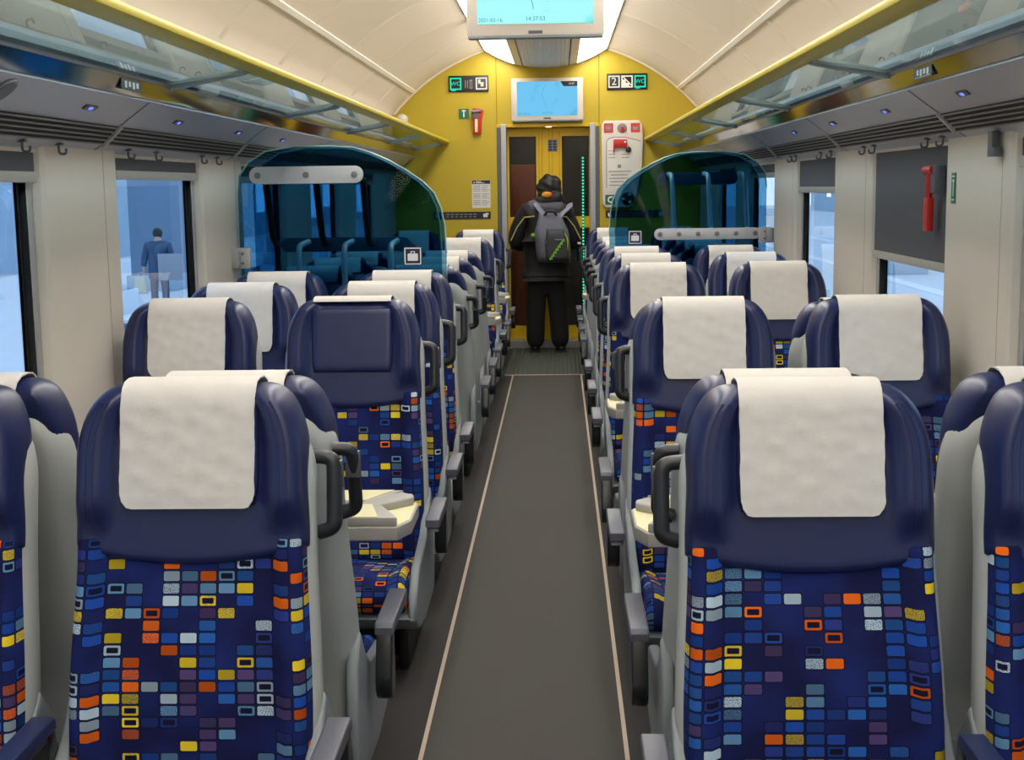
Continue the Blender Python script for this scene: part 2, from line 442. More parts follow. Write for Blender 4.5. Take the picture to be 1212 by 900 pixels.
wn = 0
for side, s in (('left', -1), ('right', 1)):
    for (y0, y1) in WINS[1:]:
        wn += 1
        w = empty('window_%d' % wn, (s*(XW+.05), (y0+y1)/2, ZS)); w['kind'] = 'structure'
        hy = (y1-y0)/2; h = ZH-ZS
        def ring(wd, x0, x1, inset, bev):
            b_ = bmesh.new()
            for (ya, yb, za, zb) in ((-hy+inset, -hy+inset+wd, inset, h-inset), (hy-inset-wd, hy-inset, inset, h-inset), (-hy+inset+wd, hy-inset-wd, inset, inset+wd), (-hy+inset+wd, hy-inset-wd, h-inset-wd, h-inset)):
                box(b_, min(s*x0, s*x1), max(s*x0, s*x1), ya, yb, za, zb, bev)
            return b_
        obj('window_frame', ring(.045, -.035, -.004, 0, .004), M['alu'], w, ang=30)
        obj('window_seal', ring(.02, -.014, -.002, .044, .002), M['rubber'], w, ang=30)
        b_ = bmesh.new(); box(b_, min(s*-.012, s*-.005), max(s*-.012, s*-.005), -hy+.055, hy-.055, .055, h-.055)
        obj('pane', b_, M['pane'], w, smooth=False)

# ceiling vault
CC, CR = .99, 1.838
def arc_x(a): return CR*math.sin(a), CC+CR*math.cos(a)
a_end = math.asin(1.40/CR)
prof = [(-XW, 1.80), (-XW, 2.05)]+[arc_x(-a_end+2*a_end*k/40) for k in range(41)]+[(XW, 2.05), (XW, 1.80)]
bm = bmesh.new()
outer = [(x*1.05, CC+(z-CC)*1.04+.02) for x, z in prof]
rows = []
for y in (Y0, YW):
    rows.append(([bm.verts.new((x, y, z)) for x, z in prof], [bm.verts.new((x, y, z)) for x, z in outer]))
for i in range(len(prof)-1):
    bm.faces.new((rows[0][0][i], rows[0][0][i+1], rows[1][0][i+1], rows[1][0][i]))
    bm.faces.new((rows[0][1][i], rows[0][1][i+1], rows[1][1][i+1], rows[1][1][i]))
    for q in rows: bm.faces.new((q[0][i], q[0][i+1], q[1][i+1], q[1][i]))
struct('ceiling', bm, M['ceil'], smooth=True)
# pale ribs and long strips on the vault
bm = bmesh.new()
for y in [YW-.03]+[11.35-1.3*k for k in range(10)]:
    for sg in (-1, 1):
        pts = []
        for k in range(17):
            a = sg*(R(18)+(a_end-R(18))*k/16); pts.append((math.sin(a), math.cos(a)))
        w_ = .022 if y > 12 else .03
        inn = .016 if y > 12 else .007
        for k in range(16):
            q = []
            for (sx, cz) in (pts[k], pts[k+1]):
                for rr, yy in ((CR, y-w_), (CR-inn, y-w_*.6), (CR-inn, y+w_*.6), (CR, y+w_)):
                    q.append(bm.verts.new((rr*sx, yy, CC+rr*cz)))
            for i in range(3): bm.faces.new((q[i], q[i+1], q[i+5], q[i+4]))
struct('trim_4', bm, M['ceil'], smooth=True)
for sg, n in ((-1, 5), (1, 6)):
    bm = bmesh.new(); a0 = sg*math.asin(1.205/CR)
    tx, tz = math.cos(a0), -math.sin(a0); nx, nz = -math.sin(a0), -math.cos(a0)
    c = arc_x(a0); w_ = .018
    poly = [(c[0]+tx*w_*i+nx*d, c[1]+tz*w_*i+nz*d) for i, d in ((-1, -.005), (-.8, .012), (.8, .012), (1, -.005))]
    prism(bm, poly, 'y', Y0, YW); struct('trim_%d' % n, bm, M['ceiltrim'])

# yellow end wall with the door opening
DXL, DXR, DZ = -.455, .482, 2.075
bm = bmesh.new()
def vault_poly(x0, x1, zlo):
    n = 16; top = []
    for k in range(n+1):
        x = x1+(x0-x1)*k/n
        top.append((x, min(CC+math.sqrt(max(0, CR*CR-x*x)), 3) if abs(x) < 1.40 else 2.18))
    return [(x0, zlo), (x1, zlo)]+top
prism(bm, vault_poly(-1.45, DXL-.002, 0), 'y', YW, YW+.10)
prism(bm, vault_poly(DXL+.002, DXR-.002, DZ), 'y', YW, YW+.10)
prism(bm, vault_poly(DXR+.002, 1.45, 0), 'y', YW, YW+.10)
struct('wall_end', bm, M['yellow'])
bm = bmesh.new()
for x in (DXL, DXR): box(bm, x-.003, x+.003, YW-.001, YW+.08, DZ, 2.72)
struct('trim_7', bm, M['seam'])
# jambs of the doorway
bm = bmesh.new()
for x0, x1, m_ in ((DXL, DXL+.035, 1), (DXL+.035, DXL+.085, 0), (DXR-.085, DXR-.035, 0), (DXR-.035, DXR, 1)):
    box(bm, x0, x1, YW-.012 if m_ else YW-.02, YW+.25, 0, DZ, .004, mi=m_)
box(bm, DXL, DXR, YW-.015, YW+.25, DZ-.03, DZ, .003, mi=2)
obj_j = struct('trim_8', bm, [M['alu'], M['hook'], M['doory']])
bm = bmesh.new(); box(bm, DXL+.085, DXR-.085, YW-.02, YW+.16, 0, .075, .006); struct('trim_9', bm, M['sill'])
# sliding door: two yellow leaves with dark panes
d = empty('door_1', (0.015, YW+.14, .075)); d['kind'] = 'structure'
YD = 0
xl0, xl1, xm, xr1 = -.385, -.012, .012, .40
def leaf(x0, x1, gx0, gx1):
    b = bmesh.new(); zt = 1.965; y0, y1 = 0, .04
    box(b, x0, gx0, y0, y1, 0, zt, .002); box(b, gx1, x1, y0, y1, 0, zt, .002)
    box(b, gx0, gx1, y0, y1, 0, .13, .002); box(b, gx0, gx1, y0, y1, 1.045, 1.15, .002); box(b, gx0, gx1, y0, y1, zt-.075, zt, .002)
    lf = obj('door_leaf', b, M['doory'], d, smooth=False)
    for z0, z1, nm in ((.13, 1.045, 'lower_pane'), (1.15, zt-.075, 'upper_pane')):
        b = bmesh.new(); box(b, gx0, gx1, .012, .022, z0, z1); obj(nm, b, M['doorpane'], lf, smooth=False)
        b = bmesh.new()
        for q in ((gx0, gx0+.012, z0, z1), (gx1-.012, gx1, z0, z1), (gx0, gx1, z0, z0+.012), (gx0, gx1, z1-.012, z1)):
            box(b, q[0], q[1], -.003, .03, q[2], q[3])
        obj('pane_seal', b, M['rubber'], lf, smooth=False)
    return lf
leaf(xl0, .005, -.365, -.115)
lf2 = leaf(.007, xr1, .125, .375)
bm = bmesh.new()
for x in (-.09, -.06, .035, .10): box(bm, x, x+.003, -.002, .002, .02, 1.94)
obj('door_groove', bm, M['seam'], d, smooth=False)
# vestibule seen through the panes
bm = bmesh.new()
box(bm, -1.2, 1.2, YW+2.0, YW+2.1, 0, 2.6); box(bm, -1.3, -1.2, YW+.1, YW+2.1, 0, 2.6); box(bm, 1.2, 1.3, YW+.1, YW+2.1, 0, 2.6); box(bm, -1.3, 1.3, YW+.1, YW+2.1, 2.4, 2.5)
struct('wall_vestibule', bm, M['corrgrey'])
bm = bmesh.new(); box(bm, -.62, -.03, YW+.9, YW+.95, 0, 1.72, .01); struct('trim_10', bm, M['corr'])
vl = empty('vestibule_fill', (0, YW+.52, 2.395)); tag(vl, 'unseen lamp added in the vestibule to brighten the door panes', 'lamp')  # unseen lamp, added so the view through the door panes is not black
bm = bmesh.new(); box(bm, -.3, .3, -.16, .16, -.02, .0, .005); obj('fill_panel', bm, M['lamp'], vl)
# rear end of the built length
bm = bmesh.new(); box(bm, -1.5, 1.5, Y0-.1, Y0, 0, 2.9); struct('wall_back', bm, M['wall'])

# ------------------------------------------------------------------ underside of the racks
for side, s, n in (('left', -1, 11), ('right', 1, 13)):
    bm = bmesh.new()
    # body: white ledge, mirror strip, sloping panel, lip
    q = [(1.205, 1.878), (1.212, 1.852), (1.225, 1.852), (1.228, 1.798), (1.215, 1.79), (1.322, 1.712), (1.375, 1.66), (1.43, 1.625), (1.43, 1.878)]
    prism(bm, [(s*x, z) for x, z in q], 'y', Y0, YW)
    struct('trim_%d' % n, bm, M['panel'])
    bm = bmesh.new(); a, b = sorted((s*1.2085, s*1.2275)); 
    prism(bm, [(s*1.2095, 1.85), (s*1.2225, 1.80), (s*1.2265, 1.80), (s*1.2265, 1.85)], 'y', Y0, YW)
    struct('trim_%d' % (n+1), bm, M['mirror'])

for s, n in ((-1, 17), (1, 18)):
    bm = bmesh.new()
    for y in (.9, 2.65, 4.42, 6.2, 7.98, 9.75):
        prism(bm, [(s*1.2165, 1.7885), (s*1.3215, 1.7115), (s*1.3205, 1.7105), (s*1.2155, 1.7875)], 'y', y-.003, y+.003)
        prism(bm, [(s*1.3755, 1.6595), (s*1.4285, 1.626), (s*1.428, 1.6245), (s*1.375, 1.658)], 'y', y-.003, y+.003)
    struct('trim_%d' % n, bm, M['hook'])
ORD = ['nearest', 'second', 'third', 'fourth', 'fifth', 'sixth', 'seventh', 'eighth', 'ninth', 'tenth', 'eleventh', 'twelfth']
def nth(k): return 'nearest to the camera' if k == 0 else ORD[k]+' from the camera'

for side, s in (('left', -1), ('right', 1)):
    # luggage rack: yellow nose, glass shelves, arms, rail
    rk = empty('luggage_rack', (s*1.05, 5.2, 1.9))
    tag(rk, 'long glass luggage rack with yellow front edge along the %s wall' % side, 'luggage rack')
    ox, oy, oz = s*1.05, 5.2, 1.9
    def P(poly): return [(s*x-ox, z-oz) for x, z in poly]
    bm = bmesh.new()
    prism(bm, P([(.892, 1.925), (.897, 1.936), (.91, 1.940), (.925, 1.935), (.985, 1.922), (.985, 1.912), (.955, 1.902), (.905, 1.908), (.895, 1.914)]), 'y', Y0-oy, YW-oy)
    obj('front_edge', bm, M['yellowedge'], rk)
    bm = bmesh.new(); prism(bm, P([(1.185, 1.894), (1.235, 1.888), (1.235, 1.868), (1.20, 1.858), (1.185, 1.868)]), 'y', Y0-oy, YW-oy)
    obj('rear_rail', bm, M['rail'], rk, ang=30)
    ys = [Y0, .7, 2.7, 4.67, 6.65, 8.6, 10.6, 12.55]
    for k, y in enumerate(ys):
        if k:
            bm = bmesh.new()
            prism(bm, P([(.955, 1.915), (1.205, 1.865), (1.204, 1.858), (.954, 1.908)]), 'y', ys[k-1]+.015-oy, y-.015-oy)
            obj('glass_shelf', bm, M['rackglass'], rk, smooth=False)
            bm = bmesh.new()
            prism(bm, P([(.95, 1.907), (1.21, 1.868), (1.21, 1.842), (1.19, 1.846), (.95, 1.892)]), 'y', y-.03-oy, y-oy, .003)
            prism(bm, P([(.95, 1.905), (1.20, 1.868), (1.20, 1.858), (.95, 1.896)]), 'y', y-.055-oy, y+.02-oy)
            obj('rack_arm', bm, M['rackarm'], rk, ang=30)
            bm = bmesh.new(); prism(bm, P([(.893, 1.926), (.91, 1.9425), (.93, 1.937), (.93, 1.925)]), 'y', y-.02-oy, y+.02-oy)
            obj('edge_joint', bm, M['rail'], rk, ang=30)
    # air vents in the underside
    vy = [.9, 2.65, 4.42, 6.2, 7.98, 9.75, 11.5, 12.58]
    for k in range(len(vy)-1):
        v = empty('air_vent', (s*1.35, (vy[k]+vy[k+1])/2, 1.68))
        tag(v, 'dark slotted air vent under the %s luggage rack, %s' % (side, nth(k)), 'air vent', 'air vents under the luggage racks')
        hy = (vy[k+1]-vy[k])/2-.012
        A = Vector((s*1.322, 1.712)); B = Vector((s*1.375, 1.66)); D = (B-A); Nn = Vector((-s*.70, -.71))
        c = Vector((s*1.35, 1.68))
        def pl(t0, t1, d0, d1): return [tuple(A+D*t0+Nn*d0-c), tuple(A+D*t1+Nn*d0-c), tuple(A+D*t1+Nn*d1-c), tuple(A+D*t0+Nn*d1-c)]
        bm = bmesh.new(); prism(bm, pl(-.02, 1.0, .000, .003), 'y', -hy, hy); obj('backing', bm, M['ventdark'], v, smooth=False)
        bm = bmesh.new()
        for q in range(5):
            t = .0+q*.235; prism(bm, pl(t, t+.06, .002, .008), 'y', -hy, hy)
        obj('slats', bm, M['vent'], v, smooth=False)
        bm = bmesh.new(); prism(bm, pl(-.12, 1.15, .001, .012), 'y', -hy-.022, -hy-.004); obj('divider', bm, M['rail'], v, smooth=False)
    # reading lights: slot with a small blue lens
    for k, y in enumerate([4.0, 4.93, 5.86, 6.8]):
        c = Vector((s*1.268, y, 1.7505))
        ang = math.atan2(1.712-1.79, 1.322-1.215)
        rl = empty('reading_light', c)
        rl.rotation_euler = (0, -ang*s if s > 0 else -ang*s, 0)
        tag(rl, 'small blue reading light in the %s rack underside, %s' % (side, nth(k)), 'reading light', 'blue reading lights')
        bm = bmesh.new(); box(bm, -.010, .010, -.05, .05, -.004, .003, .002); obj('slot', bm, M['hook'], rl)
        bm = bmesh.new(); box(bm, -.006, .006, -.014, .014, -.006, -.002, .002); obj('lens', bm, M['ledblue'], rl)
    c = Vector((s*1.262, 3.35, 1.752))
    sp = empty('speaker_grille', c); sp.rotation_euler = (0, -math.atan2(-.078, .107)*s, 0)
    tag(sp, 'round grey speaker grille under the %s luggage rack' % side, 'speaker')
    bm = bmesh.new(); disc(bm, (0, 0, -.001), 'z', .045, .006, 24); obj('rim', bm, M['vent'], sp)
    bm = bmesh.new(); disc(bm, (0, 0, -.003), 'z', .039, .006, 24); obj('mesh_cover', bm, M['hook'], sp)
    # white seat number marks on the mirror strip
    y = 4.22
    nm = empty('seat_number_plate', (s*1.2095, y, 1.828)); tag(nm, 'small white seat number marks on the %s mirror strip' % side, 'number plate')
    bm = bmesh.new()
    box(bm, -.001, .001, -.10, .10, -.017, .017); obj('backing_plate', bm, M['hook'], nm)
    bm = bmesh.new()
    for k in range(4): box(bm, -.003, .003, -.07+k*.038, -.052+k*.038, -.010+.004*(k % 2), .010, .001)
    box(bm, -.0018, -.0008, -.09, .09, -.0135, -.012)
    obj('marks', bm, M['whitepaint'], nm)

# coat hooks below the racks
def hook(x, y, z, s, label, big=False):
    h = empty('coat_hook', (x, y, z)); tag(h, label, 'coat hook', 'coat hooks along the windows')
    bm = bmesh.new(); box(bm, -.012, .012, -.012, .012, -.004, .004, .002); obj('plate', bm, M['hook'], h)
    bm = bmesh.new()
    tube(bm, arc_pts([(0, 0, 0), (0, 0, -.03), (-s*.022, 0, -.03), (-s*.022, 0, -.014)], .011), .0038, 8); obj('hook_arm', bm, M['hook'], h)
for side, s in (('left', -1), ('right', 1)):
    for k, y in enumerate([3.78, 4.06, 4.72, 5.05, 5.70, 5.95] if s < 0 else [4.63, 4.82, 5.62, 5.80, 6.5, 6.75, 7.45, 7.6]):
        hook(s*1.39, y, 1.648, s, 'grey coat hook under the %s rack, %s' % (side, nth(k)))
wc = empty('coat_bracket', (1.385, 4.08, 1.645)); tag(wc, 'square grey coat bracket above the near right pillar', 'coat hook')
bm = bmesh.new(); prism(bm, [(-.02, 0), (.02, 0), (.02, -.075), (-.045, -.075), (-.045, -.05), (-.02, -.045)], 'x', -.012, .012, .003); obj('bracket_arm', bm, M['hook'], wc)

# roller blinds
def blind(s, y0, y1, z, label):
    b = empty('roller_blind', (s*(XW+.004), (y0+y1)/2, ZH)); tag(b, label, 'blind')
    hy = (y1-y0)/2-.012
    bm = bmesh.new(); box(bm, -.002, .002, -hy, hy, z-ZH, .01); obj('blind_fabric', bm, M['blind'], b, smooth=False)
    bm = bmesh.new(); box(bm, -.010, .010, -hy, hy, z-ZH-.032, z-ZH, .006); obj('bottom_bar', bm, M['blindbar'], b)
    bm = bmesh.new(); tube(bm, [(s*.016, -hy, -.006), (s*.016, hy, -.006)], .012, 12); obj('roller', bm, M['ventdark'], b)
names = ['beside the nearest seats', 'between the two near pillars', 'just before the glass screen', 'behind the glass screen', 'nearest the yellow end wall']
zl = [1.565, 1.578, 1.57, 1.57, 1.57]; zr = [1.57, 1.222, 1.482, 1.57, 1.57]
lab_l = ['rolled up blind on the left window beside the nearest row', 'rolled up blind on the left window before the glass screen', 'rolled up blind on the left window just behind the glass screen', 'rolled up blind on the left window far behind the glass screen', 'rolled up blind on the left window by the yellow end wall']
lab_r = ['rolled up blind on the right window beside the nearest row', 'grey blind pulled well down over the right window behind the red hammer', 'grey blind lowered slightly over the right window before the glass screen', 'rolled up blind on the right window behind the glass screen', 'rolled up blind on the right window by the yellow end wall']
for k, (y0, y1) in enumerate(WINS[2:]):
    blind(-1, y0, y1, zl[k], lab_l[k]); blind(1, y0, y1, zr[k], lab_r[k])

# emergency hammer and its green sign on the right
hm = empty('emergency_hammer', (1.385, 4.765, 1.44)); tag(hm, 'red emergency hammer hanging before the grey right blind', 'hammer')
bm = bmesh.new(); box(bm, -.012, .012, -.028, .028, -.11, .005, .005); obj('handle', bm, M['red'], hm)
bm = bmesh.new(); tube(bm, [(0, 0, 0), (0, 0, .05), (0, -.004, .10)], [.011, .012, .010], 12)
for k in range(4): disc(bm, (0, 0, .02+k*.018), 'z', .0145, .006, 12)
obj('neck', bm, M['red'], hm)
bm = bmesh.new(); tube(bm, [(0, -.05, .10), (0, .05, .10)], .015, 12); obj('hammer_head', bm, M['red'], hm)
bm = bmesh.new(); box(bm, -.004, .035, -.075, -.018, .02, .115, .006); obj('holder', bm, M['hook'], hm)
gs = empty('hammer_sign', (XW-.016, 4.535, 1.478)); tag(gs, 'narrow green hammer sign on the right window pillar', 'sign')
bm = bmesh.new(); box(bm, -.002, .0, -.022, .022, -.05, .05, .0); obj('sign_plate', bm, M['green'], gs, smooth=False)
bm = bmesh.new(); box(bm, -.0028, -.0018, -.003, .003, -.026, .026); box(bm, -.0028, -.0018, -.009, .009, .020, .028); box(bm, -.0028, -.0018, -.014, .014, .036, .040); box(bm, -.0028, -.0018, -.014, .014, -.040, -.036)
obj('hammer_symbol', bm, M['whitepaint'], gs, smooth=False)

# ------------------------------------------------------------------ ceiling lights and centre grille
LY = [Y0+.05+k*2.08 for k in range(8)]; LY[-1] = YW-.02
bel = lambda x: 2.572+.168*(abs(x)/.56)**2.2
for k in range(7):
    for s in (-1, 1):
        cx = s*.43; L_ = empty('ceiling_light', (cx, (LY[k]+LY[k+1])/2, 2.66))
        tag(L_, 'glowing white ceiling light panel on the %s, %s' % ('left' if s < 0 else 'right', 'over the end wall' if k == 6 else ORD[6-k]+' back from the end wall'), 'ceiling light', 'ceiling light panels')
        hy = (LY[k+1]-LY[k])/2-.012
        xs = [.285+.265*i/8 for i in range(9)]
        bm = bmesh.new()
        poly = [(s*x-cx, bel(x)-2.66) for x in xs]+[(s*x-cx, bel(x)-2.66+.012) for x in xs[::-1]]
        prism(bm, poly, 'y', -hy+.03, hy-.03); obj('diffuser', bm, M['lamp'], L_)
        bm = bmesh.new()
        for y in (-hy, hy-.03):
            prism(bm, poly, 'y', y, y+.03)
        x2 = [.55+.025*i/3 for i in range(4)]
        prism(bm, [(s*x-cx, bel(x)-2.666) for x in x2]+[(s*x-cx, bel(x)-2.66+.03) for x in x2[::-1]], 'y', -hy, hy)
        obj('frame', bm, M['cream'], L_)
for k in range(7):
    g = empty('ceiling_grille', (0, (LY[k]+LY[k+1])/2, 2.60))
    tag(g, 'ribbed grey ceiling grille between the light panels, %s' % ('over the end wall' if k == 6 else ORD[6-k]+' back from the end wall'), 'grille', 'ceiling grilles')
    hy = (LY[k+1]-LY[k])/2-.006
    bm = bmesh.new()
    n = 26
    pts = []
    for i in range(n+1):
        x = -.205+.41*i/n; dz = .004 if i % 2 else 0
        pts.append((x, bel(x)-2.60+dz))
    prism(bm, pts+[(.205, .02), (-.205, .02)], 'y', -hy, hy); obj('ribbed_panel', bm, M['cream'], g, smooth=False)
    for s in (-1, 1):
        bm = bmesh.new(); xs = [.215, .24, .262, .284]
        prism(bm, [(s*x, bel(x)-2.60) for x in xs]+[(s*x, bel(x)-2.60+.025) for x in xs[::-1]], 'y', -hy, hy); obj('side_strip', bm, M['cream'], g)
bm = bmesh.new(); prism(bm, [(-.57, 2.77), (.57, 2.77), (.30, 2.64), (-.30, 2.64)], 'y', Y0, YW); struct('trim_15', bm, M['ink'])

# ------------------------------------------------------------------ screens
def tv(x, y, z, w, h, sw, sh, scr, label, clock, date, big):
    t = empty('tv_screen', (x, y, z)); tag(t, label, 'tv')
    bm = bmesh.new()
    prism(bm, rrect(-w/2, w/2, 0, h, .012), 'y', 0, .07, .006)
    obj('casing', bm, M['cream'], t)
    bm = bmesh.new(); sz = h-sh-.032
    box(bm, -sw/2, sw/2, -.003, .002, sz, sz+sh); sc = obj('screen', bm, scr, t, smooth=False)
    bm = bmesh.new()
    rng = random.Random(3)
    px, pz = .0, sz+sh*.97
    pts = []
    for k in range(9): pts.append((-.005-.03*math.sin(k*.55)-.004*k+sw*.0, -.0035, sz+sh*(.93-.09*k)))
    tube(bm, pts, .0022, 6); obj('map_river', bm, M['mapline'], t)
    text_mesh('clock_text', clock, .028*sw/.56, M['maptext'], t, face_cam(.0, -.0036, sz+.022), .0003)
    text_mesh('date_text', date, .025*sw/.56, M['maptext'], t, face_cam(-sw/2+.066*sw/.56, -.0036, sz+.018), .0003)
    bm = bmesh.new(); box(bm, -.033, .033, -.0025, .002, .008, .022, .001); obj('maker_plate', bm, M['hook'], t)
    bm = bmesh.new(); box(bm, -w/2+.006, w/2-.006, -.004, .066, -.012, .002, .003); obj('lower_lip', bm, M['pan'], t)
    if not big:
        bm = bmesh.new(); prism(bm, [(sw*.22, sz+sh), (sw*.27, sz+sh-.045), (sw/2, sz+sh-.045), (sw/2, sz+sh)], 'y', -.0042, -.0028); obj('caption_bar', bm, M['ink'], t)
        text_mesh('caption_text', '14:37', .024, M['whitepaint'], t, face_cam(sw*.40, -.0046, sz+sh-.023), .0003)
    if big:
        bm = bmesh.new(); 
        for sx in (-.2, .2): tube(bm, [(sx, .04, h), (sx, .04, h+.14)], .018, 12)
        obj('ceiling_bracket', bm, M['alu'], t)
    return t
M['mapline'] = emis('map line', (.10, .42, .50, 1), 1.0)
M['maptext'] = emis('map text', (.06, .30, .40, 1), 1.0)
tv(.004, 6.5, 2.205, .645, .40, .545, .315, M['screen1'], 'large bright cyan map screen hanging from the ceiling', '14:37:53', '2021-02-16.', True)
tv(.010, YW-.078, 2.105, .655, .375, .55, .305, M['screen2'], 'small blue map screen above the yellow sliding doors', '14:37:53', '2021-02-16.', False)
dl = empty('door_light', (.02, YW-.02, 2.045)); tag(dl, 'small warm lamp above the sliding doors under the map screen', 'lamp')
bm = bmesh.new(); disc(bm, (0, 0, .012), 'z', .036, .014, 20, bev=.003); obj('housing', bm, M['orange'], dl)
bm = bmesh.new(); sphere(bm, (0, 0, .004), .034, (1, 1, .35)); obj('lens', bm, M['warmspot'], dl)

# ------------------------------------------------------------------ signs on the end wall
YS = YW-.004
def frame_sq(bm, cx, cz, w, h, t, y0, y1):
    for q in ((cx-w/2, cx+w/2, cz+h/2-t, cz+h/2), (cx-w/2, cx+w/2, cz-h/2, cz-h/2+t), (cx-w/2, cx-w/2+t, cz-h/2, cz+h/2), (cx+w/2-t, cx+w/2, cz-h/2, cz+h/2)):
        box(bm, q[0], q[1], y0, y1, q[2], q[3])
def lit_sign(x, z, order, label):
    g = empty('lit_sign', (x, YS, z)); tag(g, label, 'sign')
    bm = bmesh.new(); prism(bm, rrect(-.183, .183, -.073, .073, .006), 'y', -.012, .004, .002); obj('sign_box', bm, M['signblack'], g)
    for k, kind in enumerate(order):
        cx = -.118+.118*k
        if kind == 'wc':
            bm = bmesh.new(); frame_sq(bm, cx, 0, .104, .108, .012, -.0145, -.012); box(bm, cx-.04, cx+.0, -.0145, -.012, -.064, -.056)
            obj('icon_frame', bm, M['ledteal'], g, smooth=False)
            text_mesh('icon_text', 'WC', .050, M['ledteal'], g, face_cam(cx, -.0135, 0), .0008)
        elif kind == 'people':
            bm = bmesh.new()
            for q in (-.028, -.008, .014, .03):
                box(bm, cx+q-.003, cx+q+.003, -.0135, -.012, -.04, .03)
            box(bm, cx+.008, cx+.036, -.0135, -.012, .024, .034); box(bm, cx+.008, cx+.036, -.0135, -.012, -.044, -.036)
            obj('people_icon', bm, M['greyink'], g, smooth=False)
        else:
            bm = bmesh.new(); frame_sq(bm, cx, 0, .104, .108, .012, -.0145, -.012)
            if kind == 'arrow':      # speech shape and corner block
                box(bm, cx-.03, cx-.008, -.0145, -.012, -.002, .036); box(bm, cx-.008, cx+.02, -.0145, -.012, -.026, .012); 
            if kind == 'nosmoke':
                prism(bm, [(cx-.045, .045), (cx-.032, .045), (cx+.045, -.032), (cx+.045, -.045)], 'y', -.0145, -.012); box(bm, cx-.04, cx-.012, -.0145, -.012, -.04, .018); box(bm, cx-.012, cx+.02, -.0145, -.012, -.04, -.012)
            obj('icon_frame', bm, M['ledwhite'], g, smooth=False)
            if kind == 'two': text_mesh('class_number', '2', .095, M['ledwhite'], g, face_cam(cx, -.0135, 0), .0008)
lit_sign(-.707, 2.444, ['wc', 'people', 'arrow'], 'lit WC and seat sign left of the small map screen')
lit_sign(.737, 2.440, ['two', 'nosmoke', 'wc'], 'lit sign reading 2 and WC right of the small map screen')

fs = empty('hammer_sign', (-.756, YS, 2.174)); tag(fs, 'square green hammer sign on the yellow end wall', 'sign')
bm = bmesh.new(); prism(bm, rrect(-.046, .046, -.046, .046, .006), 'y', -.003, .003); obj('sign_plate', bm, M['green'], fs, smooth=False)
bm = bmesh.new(); box(bm, -.006, .006, -.0042, -.0028, -.03, .026); box(bm, -.018, .018, -.0042, -.0028, .022, .034); obj('hammer_symbol', bm, M['whitepaint'], fs, smooth=False)
al = empty('emergency_hammer', (-.628, YS, 2.105)); tag(al, 'red emergency hammer in a holder on the yellow end wall', 'hammer')
bm = bmesh.new(); prism(bm, [(-.042, -.115), (.03, -.115), (.036, .02), (.055, .095), (.03, .112), (-.04, .118), (-.055, .09), (-.042, .04)], 'y', -.045, .002, .006); obj('holder', bm, M['red'], al)
bm = bmesh.new(); box(bm, -.026, .0, -.050, -.04, -.10, .02, .004); obj('handle', bm, M['table'], al)
bm = bmesh.new(); tube(bm, [(-.055, -.055, .085), (.035, -.055, .09)], .016, 12); obj('hammer_head', bm, M['bolt'], al)
bm = bmesh.new(); prism(bm, [(-.05, .03), (.0, .02), (.0, .075), (-.055, .07)], 'y', -.056, -.04, .003); obj('grip', bm, M['hook'], al)

nt_ = empty('notice_poster', (-.608, YS, 1.444)); tag(nt_, 'white notice sheet with dark heading on the yellow wall', 'poster')
bm = bmesh.new(); box(bm, -.086, .086, -.001, .003, -.128, .128); obj('sheet', bm, M['paper'], nt_, smooth=False)
bm = bmesh.new(); box(bm, -.084, .084, -.002, -.0005, .092, .126); obj('heading', bm, M['ink'], nt_, smooth=False)
bm = bmesh.new(); box(bm, -.07, -.06, -.003, -.0015, .102, .112); box(bm, -.05, .0, -.003, -.0015, .110, .116); box(bm, -.05, .03, -.003, -.0015, .100, .105); obj('heading_print', bm, M['whitepaint'], nt_, smooth=False)
bm = bmesh.new()
for k in range(15):
    z = .075-k*.0125
    if k in (5, 10): continue
    box(bm, -.075, -.008, -.0018, -.0005, z, z+.004); box(bm, .006, .074-.012*(k % 3), -.0018, -.0005, z, z+.004)
obj('print_lines', bm, M['greyink'], nt_, smooth=False)

def strip_label(x0, x1, z, label):
    g = empty('wall_label', ((x0+x1)/2, YS, z)); tag(g, label, 'sign'); w = (x1-x0)/2
    bm = bmesh.new(); box(bm, -w, w, -.003, .003, -.033, .033); obj('strip', bm, M['ink'], g, smooth=False)
    bm = bmesh.new(); prism(bm, [(-w+.02, -.02), (-w+.06, -.02), (-w+.02, .02)], 'y', -.0045, -.0028)
    if w > .1:
        b2 = bmesh.new(); box(b2, w-.07, w-.03, -.0045, -.0028, -.018, .014); box(b2, w-.05, w-.02, -.0045, -.0028, .004, .02); obj('seat_symbol', b2, M['whitepaint'], g, smooth=False)
    obj('arrow_symbol', bm, M['whitepaint'], g, smooth=False)
    bm = bmesh.new(); 
    k = 0; x = -w+.12
    while x < w-.12:
        box(bm, x, x+.03, -.0045, -.0028, .006, .014); box(bm, x, x+.024, -.0045, -.0028, -.016, -.009); x += .042
    if w > .1: obj('print_lines', bm, M['greyink'], g, smooth=False)
    else: bm.free()
strip_label(-1.056, -.523, 1.249, 'long dark label strip on the yellow wall left of the doors')
strip_label(.540, 1.10, 1.242, 'long dark label strip on the yellow wall right of the doors')

